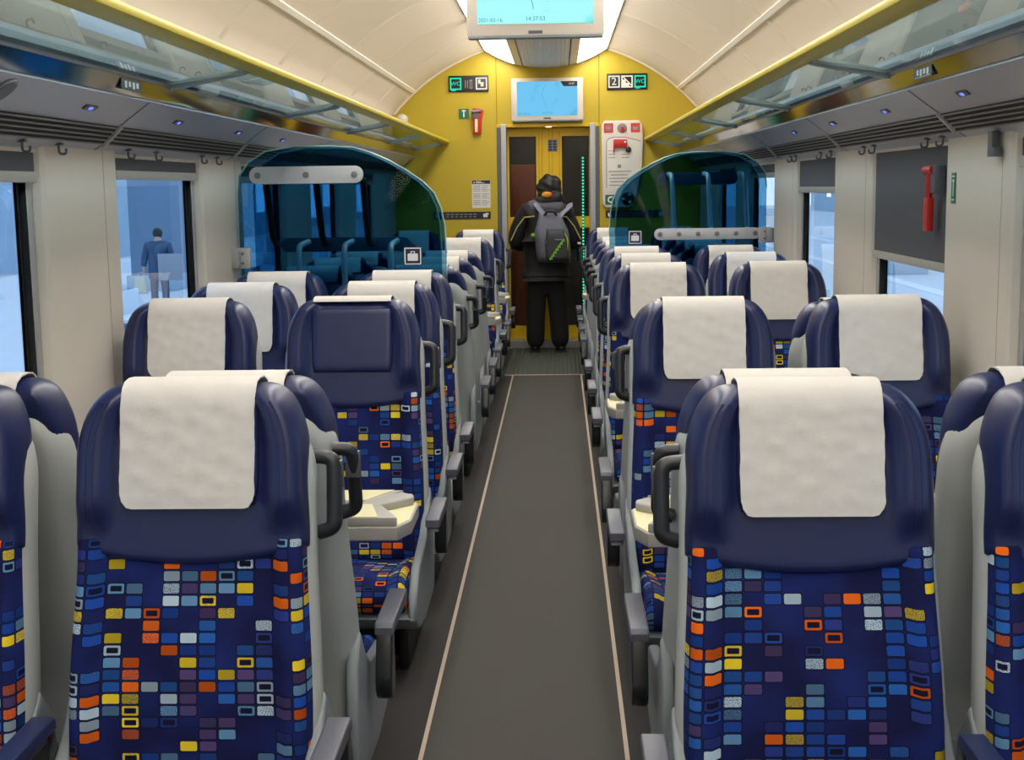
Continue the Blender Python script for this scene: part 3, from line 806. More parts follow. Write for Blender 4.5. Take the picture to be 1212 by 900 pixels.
# white emergency equipment panel right of the doors
ep = empty('emergency_station', (.686, YS, 1.70)); tag(ep, 'white emergency panel with red handle on the yellow end wall', 'emergency panel')
def P2(L): return [((x-711)*.00777-.186, (194.25-y)*.00777) for x, y in L]
out = P2([(715, 144), (755, 144), (759, 148), (760, 170), (759, 195), (755, 220), (750, 238), (744, 245), (716, 245), (712, 241), (711.5, 148)])
bm = bmesh.new(); prism(bm, out, 'y', -.05, .003, .01, seg=3); obj('panel_body', bm, M['white'], ep)
inn = P2([(717, 168), (720, 164.5), (726, 163), (740, 163.5), (757, 168), (757, 180), (752, 214), (746, 226), (718, 226), (717, 222)])
bm = bmesh.new(); prism(bm, inn, 'y', -.053, -.048, .002); obj('inset_plate', bm, M['paper'], ep)
bm = bmesh.new(); c = P2([(717, 222), (717, 168), (720, 164.5), (726, 163), (740, 163.5), (757, 168)]); tube(bm, [(x, -.052, z) for x, z in c], .004, 8); obj('inset_rim', bm, M['greyink'], ep)
for nm, px in (('red_sign', 719.5), ('red_sign', 751)):
    x, z = P2([(px, 152.5)])[0]
    bm = bmesh.new(); prism(bm, rrect(x-.042, x+.042, z-.042, z+.042, .005), 'y', -.053, -.049); rs = obj(nm, bm, M['redsign'], ep, smooth=False)
    bm = bmesh.new()
    if px < 730:
        for k in range(20):
            a0, a1 = 2*PI*k/20, 2*PI*(k+1)/20
            tube(bm, [(x+.026*math.cos(a0), -.054, z+.026*math.sin(a0)), (x+.026*math.cos(a1), -.054, z+.026*math.sin(a1))], .003, 5)
        box(bm, x-.016, x+.016, -.0545, -.053, z-.012, z+.012)
    else:
        prism(bm, [(x-.026, z+.02), (x-.014, z+.008), (x+.014, z+.008), (x+.026, z+.02), (x+.02, z-.018), (x-.02, z-.018)], 'y', -.0545, -.052)
    obj('symbol', bm, M['redsign2'] if 'redsign2' in M else M['board'], rs, smooth=False)
x, z = P2([(735.5, 153)])[0]
bm = bmesh.new(); disc(bm, (x, -.05, z), 'y', .045, .006, 28, bev=.002); obj('handle_recess', bm, M['greyink'], ep)
bm = bmesh.new(); prism(bm, [(x-.014, z+.012), (x+.016, z+.016), (x+.022, z-.014), (x+.006, z-.034), (x-.016, z-.02)], 'y', -.075, -.05, .004); obj('brake_handle', bm, M['red'], ep)
x, z = P2([(733, 171)])[0]
bm = bmesh.new(); box(bm, x-.06, x+.062, -.085, -.05, z-.035, z+.04, .006); box(bm, x-.062, x-.05, -.075, -.05, z-.075, z+.03, .003)
eb = obj('extinguisher_box', bm, M['red'], ep)
bm = bmesh.new(); disc(bm, (x+.045, -.088, z+.016), 'y', .010, .008, 14); obj('button', bm, M['whitepaint'], eb)
bm = bmesh.new(); disc(bm, (x+.075, -.062, z-.055), 'y', .026, .03, 20, bev=.004); disc(bm, (x+.075, -.079, z-.055), 'y', .012, .008, 14); obj('dial', bm, M['hub'], ep)
bm = bmesh.new()
for k, (a, b_, y) in enumerate([(719, 746, 203), (722, 742, 207), (720, 745, 211), (721, 743, 215), (720, 740, 219)]):
    (xa, za), (xb, _) = P2([(a, y), (b_, y)]); box(bm, xa, xb, -.0545, -.052, za-.004, za+.004)
for (a, b_, y) in [(719, 727, 179), (719, 727, 183), (735, 744, 183), (719, 727, 187), (735, 744, 187)]:
    (xa, za), (xb, _) = P2([(a, y), (b_, y)]); box(bm, xa, xb, -.0545, -.052, za-.003, za+.003)
obj('print_lines', bm, M['greyink'], ep, smooth=False)
x, z = P2([(732, 197)])[0]
bm = bmesh.new(); disc(bm, (x, -.053, z), 'y', .018, .004, 20); obj('lock', bm, M['greyink'], ep)
x, z = P2([(721, 236)])[0]
bm = bmesh.new(); prism(bm, rrect(x-.044, x+.044, z-.046, z+.046, .006), 'y', -.053, -.049); tg = obj('phone_sign', bm, M['green'], ep, smooth=False)
bm = bmesh.new(); tube(bm, arc_pts([(x+.024, -.054, z+.026), (x-.014, -.054, z+.022), (x-.018, -.054, z-.016), (x+.020, -.054, z-.026)], .02), .007, 6); obj('handset_symbol', bm, M['whitepaint'], tg)
x, z = P2([(742, 235)])[0]
bm = bmesh.new(); disc(bm, (x, -.053, z), 'y', .06, .01, 28, bev=.002); cs = obj('call_speaker', bm, M['hub'], ep)
bm = bmesh.new()
for dx, dz in ((.014, .04), (.018, -.03), (-.045, .0)): sphere(bm, (x+dx, -.06, z+dz), .011)
obj('call_lamps', bm, M['leddot'], cs)
sd = empty('smoke_detector', (-1.315, YW-.12, 2.0)); tag(sd, 'small white dome behind the left rack edge by the end wall', 'detector')
bm = bmesh.new(); sphere(bm, (0, .02, .13), .055, (1, 1, .9)); obj('dome', bm, M['white'], sd)
bm = bmesh.new(); box(bm, -.05, .05, -.02, .12, .06, .11, .01); obj('mount', bm, M['white'], sd)
st = empty('door_sticker', (.115-.06, YW+.136, 1.88)); tag(st, 'lilac sticker at the top of the yellow door', 'sticker')
bm = bmesh.new(); box(bm, -.045, .045, -.002, .003, -.055, .055); obj('sheet', bm, M['strap'], st, smooth=False)
bm = bmesh.new()
for k in range(4):
    for q in range(2): box(bm, -.035+.04*q, -.008+.04*q, -.003, -.0015, .03-.025*k, .045-.025*k)
obj('print_lines', bm, M['ink'], st, smooth=False)
ls = empty('led_strip', (.333, YW+.125, .12)); tag(ls, 'vertical strip of green light dots on the right door pane', 'led strip')
bm = bmesh.new(); box(bm, -.008, .008, .004, .012, 0, 1.68); obj('strip_backing', bm, M['rubber'], ls, smooth=False)
bm = bmesh.new()
for k in range(56): sphere(bm, (0, 0, .02+k*.0295), .0095, (1, .7, 1), u=8, v=6)
obj('light_dots', bm, M['leddot'], ls)

# ------------------------------------------------------------------ glass screens of the luggage stands
def screen(name_lab, y, poly, side):
    g = empty('glass_screen', (0, y, .0)); tag(g, name_lab, 'glass screen')
    bm = bmesh.new(); prism(bm, [(x, z) for x, z in poly], 'y', -.005, .005, .002); obj('glass_sheet', bm, M['teal'], g, ang=20)
    rim = [p for p in poly if p[1] > 1.1]; bm = bmesh.new(); tube(bm, [(x, 0, z) for x, z in rim], .0045, 6); obj('rim_highlight', bm, M['glassrim'], g)  # highlight along the glass edge, put in as a pale opaque tube
    return g
pl_ = [(-1.385, .0), (-.47, .0), (-.425, .10), (-.418, 1.2), (-.425, 1.33), (-.44, 1.41), (-.47, 1.48), (-.523, 1.533), (-.60, 1.587), (-.677, 1.631), (-.76, 1.668), (-.84, 1.692), (-.95, 1.70), (-1.12, 1.70), (-1.25, 1.68), (-1.33, 1.63), (-1.375, 1.57), (-1.385, 1.48)]
pr_ = [(-x, z) for x, z in pl_][::-1]
g1 = screen('front teal glass screen on the left with steel plate', 6.30, pl_, 'left')
g2 = screen('rear teal glass screen on the left behind the plated one', 6.62, [(x-.05 if x > -.9 else x, z) for x, z in pl_], 'left')
g3 = screen('front teal glass screen on the right with low steel plate', 8.45, pr_, 'right')
g4 = screen('rear teal glass screen on the right behind the plated one', 8.77, [(x+.05 if x < .9 else x, z) for x, z in pr_], 'right')
def plate(parent, x0, x1, z0, z1, y, nb):
    r = (z1-z0)/2
    bm = bmesh.new(); prism(bm, rrect(x0, x1, z0, z1, r*.98, 8), 'y', y-.008, y+.008, .003); p = obj('steel_plate', bm, M['satin'], parent)
    bm = bmesh.new()
    for k in range(nb):
        x = x0+r+(x1-x0-2*r)*k/(nb-1); disc(bm, (x, y-.011 if y < 0 else y+.009, (z0+z1)/2), 'y', .015, .008, 14, bev=.002)
    obj('bolts', bm, M['bolt'], p)
plate(g1, -1.325, -.795, 1.53, 1.61, -.013, 3)
plate(g2, -1.26, -.62, 1.20, 1.27, .013, 4)
plate(g3, .695, 1.35, 1.165, 1.235, -.013, 6)
plate(g4, .74, 1.25, 1.50, 1.58, .013, 3)
lh = empty('luggage_hoops', (0, 6.46, .1)); tag(lh, 'bent steel luggage bars between the left glass screens', 'luggage stand')
for x in (-1.255, -1.02, -.80):
    bm = bmesh.new(); tube(bm, arc_pts([(x, -.15, 1.45), (x, -.13, 1.40), (x, -.02, 1.145), (x, .15, 1.14)], .07), .017, 12); obj('upper_bar', bm, M['hub'], lh)
for x in (-1.12, -.905, -.685):
    bm = bmesh.new(); tube(bm, arc_pts([(x, -.12, .45), (x, -.11, 1.14), (x, .15, 1.15)], .06), .014, 12); obj('lower_bar', bm, M['steel'], lh)
bm = bmesh.new(); box(bm, -1.36, -.5, -.15, .15, .40, .45, .01); obj('stand_shelf', bm, M['dark'], lh)
rh = empty('luggage_hoops', (0, 8.61, .1)); tag(rh, 'bent steel luggage bars between the right glass screens', 'luggage stand')
for x in (.82, 1.045, 1.27):
    bm = bmesh.new(); tube(bm, arc_pts([(x, -.15, 1.10), (x, -.14, 1.14), (x-.012, -.10, 1.46), (x-.012, .14, 1.47)], .06), .015, 12); obj('upper_bar', bm, M['steel'], rh)
bm = bmesh.new(); box(bm, .5, 1.36, -.15, .15, .40, .45, .01); obj('stand_shelf', bm, M['dark'], rh)
for nm, x, y, s in (('left', -1.395, 6.27, -1), ('right', 1.40, 8.42, 1)):
    b = empty('glass_bracket', (x, y, 1.19)); tag(b, 'grey box bracket holding the %s glass screen to the wall' % nm, 'bracket')
    bm = bmesh.new(); box(bm, -.065 if s > 0 else -.02, .02 if s > 0 else .065, -.012, .018, -.048, .048, .006); br = obj('clamp', bm, M['satin'], b)
    bm = bmesh.new()
    for dz in (-.022, .022): disc(bm, (-s*.03, -.014, dz), 'y', .007, .006, 12)
    obj('bolts', bm, M['bolt'], b)
    bm = bmesh.new(); box(bm, -.02 if s > 0 else -.03, .03 if s > 0 else .02, -.06, -.01, -.045, .045, .006); obj('wall_block', bm, M['alu'], b)
def suitcase(x, y, z, lab):
    g = empty('luggage_sign', (x, y, z)); tag(g, lab, 'sign'); s_ = .043
    bm = bmesh.new(); prism(bm, rrect(-s_, s_, -s_, s_, .006), 'y', -.002, .002); obj('sign_plate', bm, M['navysign'], g, smooth=False)
    bm = bmesh.new(); frame_sq(bm, 0, 0, .078, .078, .005, -.003, -.0018)
    prism(bm, rrect(-.024, .024, -.022, .012, .004), 'y', -.003, -.0018); box(bm, -.010, -.006, -.003, -.0018, .012, .022); box(bm, .006, .010, -.003, -.0018, .012, .022); box(bm, -.010, .010, -.003, -.0018, .019, .023)
    obj('suitcase_symbol', bm, M['whitepaint'], g, smooth=False)
suitcase(-.575, 6.291, 1.19, 'navy suitcase sign on the left glass screen')
suitcase(.577, 8.441, 1.183, 'navy suitcase sign on the right glass screen')

# ------------------------------------------------------------------ seats
TOP = 1.13
def yb(z): return -(TOP-z)*.20
def hw_head(z):
    r = .15; h = .226+.004*sm(.95, .82, z)
    if z > TOP-r: return h-.088*(1-math.sqrt(max(0, 1-((z-TOP+r)/r)**2)))
    return h
def head_fn(u, t, s):
    zb_ = .800-.034*(1-u*u); z = zb_+(TOP-zb_)*t; x = u*hw_head(z)
    wing = sm(.62, .76, abs(u))*sm(.12, .36, t)
    F = .045+.030*wing; B = .072
    return (x, yb(z)+.045-(s*F if s > 0 else s*B), z)
def back_hw(z): return .238-.013*sm(.45, .85, z)
def back_fn(u, t, s):
    z = .26+(.84-.26)*t; x = u*back_hw(z)
    bol = sm(.70, .80, abs(u)); lum = .012*math.sin(PI*min(1, max(0, (z-.40)/.35)))
    F = .034+.022*bol+lum; B = .05
    return (x, yb(z)+.048-(s*F if s > 0 else s*B), z)
def shell_fn(u, t, s):
    z = .20+(1.075-.20)*t; r = .11
    h = back_hw(z)+.013
    if z > 1.075-.15: h = h-.10*(1-math.sqrt(max(0, 1-((z-1.075+.15)/.15)**2)))
    x = u*h
    ym = yb(max(z, .38))+.066
    return (x, ym-(s*.048 if s > 0 else s*.072), z)
def cush_fn(u, t, s):
    y = -.58+.50*t; x = u*(.226+.004*t)
    zt = .325-.05*sm(.1, 1, t)-.02*sm(.2, 0, t)
    bol = .014*sm(.72, .85, abs(u))
    zm = zt-.055
    return (x, y, zm+(s*(.05+bol) if s > 0 else s*.05))

def make_seat(aside, label):
    """aside: +1 / -1 aisle side in local x, 0 for a window seat"""
    root = empty('train_seat'); tag(root, label, 'seat')
    bm = bmesh.new(); pillow(bm, 28, 40, shell_fn, .22, .08, .10); obj('shell', bm, M['shell'], root, ang=80)
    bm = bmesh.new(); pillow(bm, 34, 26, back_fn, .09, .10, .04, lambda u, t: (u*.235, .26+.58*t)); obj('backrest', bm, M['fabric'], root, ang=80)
    bm = bmesh.new(); pillow(bm, 40, 30, head_fn, .11, .06, .11); hd = obj('headrest', bm, M['leather'], root, ang=80)
    # stitched seams along the wings
    for sg in (-1, 1):
        for uu in (.80, .86):
            bm = bmesh.new(); pts = []
            for k in range(15):
                t = .22+.70*k/14; p = head_fn(sg*uu, t, 1); pts.append((p[0], p[1]+.0012, p[2]))
            tube(bm, pts, .0024, 6); obj('seam', bm, M['leather'], hd)
    # centre pad
    def pad_fn(u, t, s):
        z = .893+(1.105-.893)*t; x = u*.137*(1-.06*sm(.25, 0, t)**2)
        return (x, yb(z)-(s*.012 if s > 0 else s*.004), z)
    bm = bmesh.new(); pillow(bm, 16, 16, pad_fn, .07, .09, .05); obj('head_pad', bm, M['leather'], hd, ang=80)
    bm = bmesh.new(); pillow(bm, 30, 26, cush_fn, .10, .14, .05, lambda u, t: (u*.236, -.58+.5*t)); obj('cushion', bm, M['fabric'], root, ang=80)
    # pan with upswept sides
    bm = bmesh.new()
    prof_ = [(-.575, .205), (-.56, .185), (-.50, .15), (-.40, .12), (-.20, .11), (.00, .12), (.03, .20), (.0, .27), (-.09, .27), (-.17, .24), (-.30, .22), (-.545, .225)]
    prism(bm, prof_, 'x', -.252, .252, .016, seg=3); obj('seat_pan', bm, M['pan'], root, ang=50)
    for sg in (-1, 1):
        bm = bmesh.new(); sk = [(-.575, .20), (-.50, .15), (-.30, .12), (.0, .13), (.035, .22), (.02, .42), (-.05, .50), (-.11, .43), (-.19, .375), (-.30, .355), (-.45, .338), (-.555, .27)]
        prism(bm, sk, 'x', min(sg*.228, sg*.256), max(sg*.228, sg*.256), .010, seg=3); obj('side_skirt', bm, M['pan'], root, ang=50)
    bm = bmesh.new(); box(bm, -.16, .16, -.34, -.10, .02, .15, .02); box(bm, -.20, .20, -.40, -.06, 0, .03, .008); obj('pedestal', bm, M['dark'], root)
    bm = bmesh.new(); box(bm, -.215, -.185, -.45, .0, .0, .14, .01); obj('foot_frame', bm, M['dark'], root)
    bm = bmesh.new(); box(bm, .185, .215, -.45, .0, .0, .14, .01); obj('foot_frame', bm, M['dark'], root)
    def armrest(x, m_, w=.023):
        bm = bmesh.new()
        prism(bm, [(-.44, .457), (-.44, .480), (-.43, .486), (-.15, .486), (-.14, .475), (-.14, .457)], 'x', x-w, x+w, .005, seg=3)
        a = obj('armrest', bm, m_, root)
        bm = bmesh.new()
        prism(bm, [(-.182, .458), (-.142, .460)]+[(-.146+.043*math.cos(R(20-220*k/10)), 345e-3+.05*math.sin(R(20-220*k/10))) for k in range(11)], 'x', x-w*.85, x+w*.85, .006, seg=3)
        obj('armrest_hub', bm, M['hub'], a)
        bm = bmesh.new(); prism(bm, [(-.438, .443), (-.43, .459), (-.15, .459), (-.15, .445)], 'x', x-w*.8, x+w*.8, .003); obj('armrest_under', bm, M['black'], a)
    if aside:
        armrest(aside*.297, M['pad']); armrest(-aside*.274, M['bluepad'])
        bm = bmesh.new(); yy = yb(.9)+.115; X0 = aside*.225; X1 = aside*.268
        tube(bm, arc_pts([(X0, yy+.005, .968), (X1, yy, .965), (X1, yy-.03, .822), (X0+aside*.01, yy-.028, .812)], .028, 6), .0155, 12, sx=1.15)
        obj('grab_handle', bm, M['black'], root)
        bm = bmesh.new(); box(bm, X1-.017, X1+.017, yy-.010, yy+.006, .90, .962, .006); obj('handle_cap', bm, M['hook'], root)
    return root

def cloth_bm(seed, flipped=False):
    rng = random.Random(seed); ph = [rng.uniform(0, 6) for _ in range(6)]; low = .885+rng.uniform(-.008, .008)
    path = []
    if not flipped:
        n = 22
        for k in range(n+1):
            z = low+(1.096-low)*k/n; path.append((yb(z)-.0165, z))
        path += [(-.017, 1.112), (-.006, 1.128), (.012, 1.139), (.04, 1.1425), (.075, 1.140), (.104, 1.130), (.120, 1.112), (.127, 1.085), (.126, 1.06)]
    else:
        path = [(-.004, 1.128), (.002, 1.136), (.018, 1.1405), (.04, 1.1435), (.075, 1.141), (.104, 1.131), (.120, 1.112), (.127, 1.085), (.122, 1.02), (.110, .96)]
    bm = bmesh.new(); nx = 24; g = []
    for j, (y, z) in enumerate(path):
        row = []
        for i in range(nx+1):
            u = -1+2*i/nx; x = .131*u; zz = z; yy = y
            if not flipped and j < 3:      # rounded lower corners
                c = max(0, abs(u)-.86)/.14; x *= 1-.03*c*(3-j)/3; zz += .016*c*c*(3-j)/3
            if j > 1:
                wv = .0014*math.sin(13*u+ph[0]+9*j/22)+.0010*math.sin(31*j/22+5*u+ph[1])+.0012*math.sin(7*u-17*j/22+ph[2])
                yy -= abs(wv)
            x += .0006*math.sin(j*.5+ph[3])+.0004*math.sin(j*1.3+ph[4])
            row.append(bm.verts.new((x, yy, zz)))
        g.append(row)
    for j in range(len(g)-1):
        for i in range(nx): bm.faces.new((g[j][i], g[j][i+1], g[j+1][i+1], g[j+1][i]))
    bmesh.ops.recalc_face_normals(bm, faces=bm.faces)
    bmesh.ops.solidify(bm, geom=bm.faces[:], thickness=.003)
    return bm

def copy_tree(o, parent=None, only=None):
    c = o.copy(); COL.objects.link(c)
    if parent is not None:
        c.parent = parent
    for ch in list(o.children):
        if not ch.name.startswith('headrest_cover'): copy_tree(ch, c)
    return c

SP = {a: make_seat(a, '') for a in (1, -1, 0)}
CL = []
for k in range(4):
    o = obj('headrest_cover', cloth_bm(k), M['cloth'], None, ang=60); CL.append(o.data); bpy.data.objects.remove(o)
o = obj('headrest_cover', cloth_bm(11, True), M['cloth'], None, ang=60); CLF = o.data; bpy.data.objects.remove(o)

# (y of the headrest front, faces the camera?, words for the row)
ROWS = {
 'left': [(2.66, 1, 'in the nearest row, facing the camera', 1.03, .986), (2.96, 0, 'turned away, back to back with the nearest row', 1.0, .972),
          (4.52, 1, 'just beyond the nearest table'), (5.28, 1, 'midway between near table and glass screen'), (5.98, 1, 'right in front of the glass screen'),
          (6.95, 0, 'turned away, first beyond the glass screen'), (7.75, 0, 'turned away, second beyond the glass screen'), (8.50, 0, 'turned away, third beyond the glass screen'),
          (9.85, 1, 'facing us beyond the screened table'), (10.15, 0, 'turned away, second last row before the end wall'), (11.75, 1, 'in the last row against the yellow wall')],
 'right': [(2.58, 1, 'in the nearest row, facing the camera', 1.04, .985), (2.91, 0, 'turned away, back to back with the nearest row', 1.0, .972),
          (4.35, 1, 'just beyond the nearest table'), (4.65, 0, 'turned away towards the second table'), (6.35, 1, 'just beyond the second table'),
          (7.25, 1, 'midway between second table and glass screen'), (8.10, 1, 'right in front of the glass screen'),
          (9.05, 0, 'turned away, first beyond the glass screen'), (9.75, 0, 'turned away, second beyond the glass screen'), (10.45, 0, 'turned away, third beyond the glass screen'), (11.80, 1, 'in the last row against the yellow wall')]}
used = set(); sn = 0
for side, s in (('left', -1), ('right', 1)):
    for ri, (y, cam, words, *ex) in enumerate(ROWS[side]):
        scx, scz = ex if ex else ((1, 1) if cam else (1, .977))
        for pos in ('aisle', 'window'):
            x = (-.592 if pos == 'aisle' else -1.15) if s < 0 else (.567 if pos == 'aisle' else 1.125)
            if ri < 2: x = (((-.638, -.618)[ri] if pos == 'aisle' else -1.185) if s < 0 else (.582 if pos == 'aisle' else 1.155))
            if ri < 2 and s < 0 and pos == 'window': scx = .88
            a = 0 if pos == 'window' else (-s if cam else s)
            if a in used: o = copy_tree(SP[a])
            else: o = SP[a]; used.add(a)
            o.scale = (scx, 1, scz)
            o.location = (x, y, 0); o.rotation_euler = (0, 0, 0 if cam else PI)
            lb = 'blue mosaic %s %s seat %s' % (side, pos, words)
            bare = (side == 'left' and ri == 2 and pos == 'aisle')
            if bare: lb = 'blue mosaic left aisle seat with bare navy headrest beyond the nearest table'
            tag(o, lb, 'seat', 'train seats')
            hd = [c for c in o.children if c.name.split('.')[0] == 'headrest'][0]
            c = bpy.data.objects.new('headrest_cover', CLF if bare else CL[sn % 4]); link(c, hd); sn += 1
            c['label'] = 'white cloth headrest cover'

# ------------------------------------------------------------------ tables
def table(s, y, label):
    t = empty('folding_table', (s*.85, y, 0)); tag(t, label, 'table', 'folding tables')
    z0 = .612
    # lower slab with chamfered aisle corners (local x towards the aisle is -s)
    xi, xo = .555, -.55
    def Q(L): return [(-s*a, b) for a, b in L]
    bm = bmesh.new(); prism(bm, Q([(xo, -.165), (xi-.03, -.165), (xi, -.09), (xi, .10), (xi-.06, .165), (xo, .165)]), 'z', z0-.026, z0+.012, .006, seg=3); obj('table_slab', bm, M['tablegrey'], t, ang=30)
    bm = bmesh.new(); prism(bm, Q([(xo, -.16), (xi-.035, -.16), (xi-.006, -.088), (xi-.006, .098), (xi-.062, .16), (xo, .16)]), 'z', z0+.011, z0+.0135); obj('table_top', bm, M['table'], t, smooth=False)
    # near folded leaf: cream with a sloping grey end
    bm = bmesh.new(); prism(bm, Q([(xo, -.163), (xi-.03, -.163), (xi-.09, -.012), (xo, -.012)]), 'z', z0+.0145, z0+.037, .003); obj('folded_leaf', bm, M['tablegrey'], t, ang=30)
    bm = bmesh.new(); prism(bm, Q([(xo, -.160), (xi-.080, -.160), (xi-.115, -.016), (xo, -.016)]), 'z', z0+.0365, z0+.039); obj('leaf_top', bm, M['table'], t, smooth=False)
    bm = bmesh.new(); prism(bm, Q([(xo, .03), (xi-.13, .03), (xi-.05, .162), (xo, .162)]), 'z', z0+.0145, z0+.037, .003); obj('folded_leaf', bm, M['tablegrey'], t, ang=30)
    bm = bmesh.new(); prism(bm, Q([(xo, .034), (xi-.14, .034), (xi-.075, .158), (xo, .158)]), 'z', z0+.0365, z0+.039); obj('leaf_top', bm, M['table'], t, smooth=False)
    # rounded grip flap across the far corner
    bm = bmesh.new(); prism(bm, Q([(xi-.165, .0), (xi-.115, -.025), (xi-.012, .075), (xi-.014, .11), (xi-.05, .145), (xi-.085, .125)]), 'z', z0+.012, z0+.036, .008, seg=3); obj('grip_flap', bm, M['tablegrey'], t, ang=35)
    bm = bmesh.new(); tube(bm, [(-s*.0, 0, z0-.01), (-s*.0, 0, .02)], .03, 14); disc(bm, (-s*.0, 0, .012), 'z', .11, .02, 24); obj('table_leg', bm, M['alu'], t)
    bm = bmesh.new(); box(bm, min(s*.545, s*.57), max(s*.545, s*.57), -.12, .12, z0-.06, z0+.02, .006); obj('wall_bracket', bm, M['alu'], t)
table(-1, 3.60, 'cream folding table in the nearest bay on the left')
table(1, 3.52, 'cream folding table in the nearest bay on the right')
table(1, 5.45, 'cream folding table in the second bay on the right')
table(-1, 9.17, 'cream folding table behind the left glass screen')
table(-1, 10.92, 'cream folding table before the last row on the left')
table(1, 11.13, 'cream folding table before the last row on the right')

# ------------------------------------------------------------------ person with backpack
def finger(V, Ed, rad, root, pts, r0):
    last = root
    for k, p in enumerate(pts):
        V.append(p); Ed.append((last, len(V)-1)); rad.append(r0*(1-.12*k)); last = len(V)-1
px, py = -.012, 12.28
per = empty('person', (px, py, .008)); tag(per, 'person seen from behind in black clothes, head bowed, wearing a grey backpack', 'person')
def V_(L): return [Vector(v) for v in L]
# continuous body: pelvis, spine, head, arms with hands, legs
V = [(0, 0, .80), (0, -.01, .95), (0, -.01, 1.12), (0.0, .0, 1.28), (.005, .035, 1.365), (.02, .085, 1.42), (.035, .105, 1.49),
     (-.10, .01, .74), (-.105, .0, .42), (-.11, -.03, .09), (-.115, .08, .045),
     (.10, .01, .74), (.115, .0, .42), (.125, -.03, .09), (.13, .08, .045),
     (-.17, .0, 1.28), (-.275, .0, 1.03), (-.17, .23, .98), (-.12, .29, 1.0),
     (.17, .0, 1.28), (.27, .0, 1.03), (.16, .23, .98), (.10, .29, 1.0)]
Ed = [(0, 1), (1, 2), (2, 3), (3, 4), (4, 5), (5, 6), (0, 7), (7, 8), (8, 9), (9, 10), (0, 11), (11, 12), (12, 13), (13, 14),
      (3, 15), (15, 16), (16, 17), (17, 18), (3, 19), (19, 20), (20, 21), (21, 22)]
rad = [(.13, .10), (.125, .10), (.14, .105), (.12, .085), .05, .085, .080, .08, .055, .038, .03, .08, .055, .038, .03,
       .055, .042, .028, (.032, .02), .055, .042, .028, (.032, .02)]
V = [tuple(v) for v in V]
for hand, sg in ((18, 1), (22, -1)):
    hx, hy, hz = V[hand]
    for k in range(4):
        bx = hx+sg*.02; dz = .028-.019*k
        ln = (.9, 1.0, .95, .75)[k]
        finger(V, Ed, rad, hand, [(bx+sg*.02, hy+.03, hz+dz), (bx+sg*.045*ln, hy+.045, hz+dz), (bx+sg*.06*ln, hy+.03, hz+dz)], .009)
    finger(V, Ed, rad, hand, [(hx-sg*.005, hy+.03, hz+.035), (hx+sg*.02, hy+.045, hz+.055)], .010)
skin('body', V, Ed, rad, M['skin'], per, 2)
# trousers
V = [(0, .0, .76), (0, .0, .68), (-.088, .0, .56), (-.098, -.005, .36), (-.106, -.01, .025), (.085, .0, .56), (.108, -.005, .36), (.124, -.01, .025)]
skin('trousers', V, [(0, 1), (1, 2), (2, 3), (3, 4), (1, 5), (5, 6), (6, 7)], [(.165, .12), (.165, .125), (.098, .105), (.086, .092), (.086, .09), (.098, .105), (.086, .092), (.086, .09)], M['trouser'], per, 2)
for x in (-.108, .128):
    bm = bmesh.new(); sphere(bm, (x, .035, .035), .05, (.95, 2.3, .75), u=16, v=10); box(bm, x-.05, x+.05, -.075, .15, 0, .018, .008); obj('shoe', bm, M['shoe'], per)
# jacket with sleeves
V = [(0, .0, .70), (0, .0, .84), (0, -.015, 1.02), (0, -.015, 1.16), (0.0, .0, 1.27), (.012, .03, 1.345),
     (-.165, .0, 1.265), (-.255, -.005, 1.13), (-.285, .0, .985), (-.20, .17, .955),
     (.165, .0, 1.255), (.245, -.005, 1.12), (.27, .0, .985), (.19, .17, .955)]
skin('jacket', V, [(0, 1), (1, 2), (2, 3), (3, 4), (4, 5), (4, 6), (6, 7), (7, 8), (8, 9), (4, 10), (10, 11), (11, 12), (12, 13)],
     [(.225, .16), (.215, .155), (.20, .145), (.195, .14), (.15, .11), (.085, .08), .095, .085, .075, .055, .095, .085, .075, .055], M['jacket'], per, 2, root=1)
# grey shoulder yoke, thin shell just above the jacket
V = [(-.17, -.02, 1.285), (-.08, -.03, 1.315), (0, -.035, 1.315), (.08, -.03, 1.31), (.165, -.02, 1.275)]
skin('shoulder_yoke', V, [(0, 1), (1, 2), (2, 3), (3, 4)], [(.085, .085), (.088, .08), (.09, .07), (.088, .08), (.085, .085)], M['jackgrey'], per, 2, root=2)
for sg in (-1, 1):
    bm = bmesh.new(); tube(bm, [(sg*.10, -.165, 1.235), (sg*.19, -.115, 1.225), (sg*.255, -.088, 1.14), (sg*.315, -.06, 1.02)], .006, 8); obj('piping', bm, M['pipe'], per)
# head with hair, bowed forwards, dark hood collar and orange lining
bm = bmesh.new(); sphere(bm, (.035, .075, 1.485), .118, (.98, 1.10, 1.0), u=48, v=32)
rng = random.Random(4)
for v in bm.verts:
    n = math.sin(v.co.x*60+v.co.y*20)*.007+math.sin(v.co.z*75+v.co.x*40)*.005; v.co += (v.co-Vector((.035, .075, 1.485))).normalized()*n
sphere(bm, (.035, .035, 1.42), .11, (1.0, .85, .75), u=20, v=12)
obj('hair', bm, M['hair'], per)
bm = bmesh.new()
V = [(-.10, .02, 1.355), (-.05, -.055, 1.365), (.02, -.075, 1.37), (.095, -.045, 1.385), (.125, .02, 1.42)]
skin('hood', V, [(0, 1), (1, 2), (2, 3), (3, 4)], [.05, .055, .045, .068, .062], M['jacket'], per, 2, root=2); bm.free()
bm = bmesh.new(); sphere(bm, (.012, -.100, 1.425), .042, (1.1, .35, .62), u=14, v=10); obj('hood_lining', bm, M['orange'], per)
bm = bmesh.new(); box(bm, .050, .060, -.118, -.09, 1.405, 1.445, .002); obj('label_tag', bm, M['red'], per)
bm = bmesh.new()
for sg in (-1, 1): sphere(bm, (.035+sg*.100, .12, 1.47), .028, (.4, .7, 1.1))
obj('ears', bm, M['skin'], per)
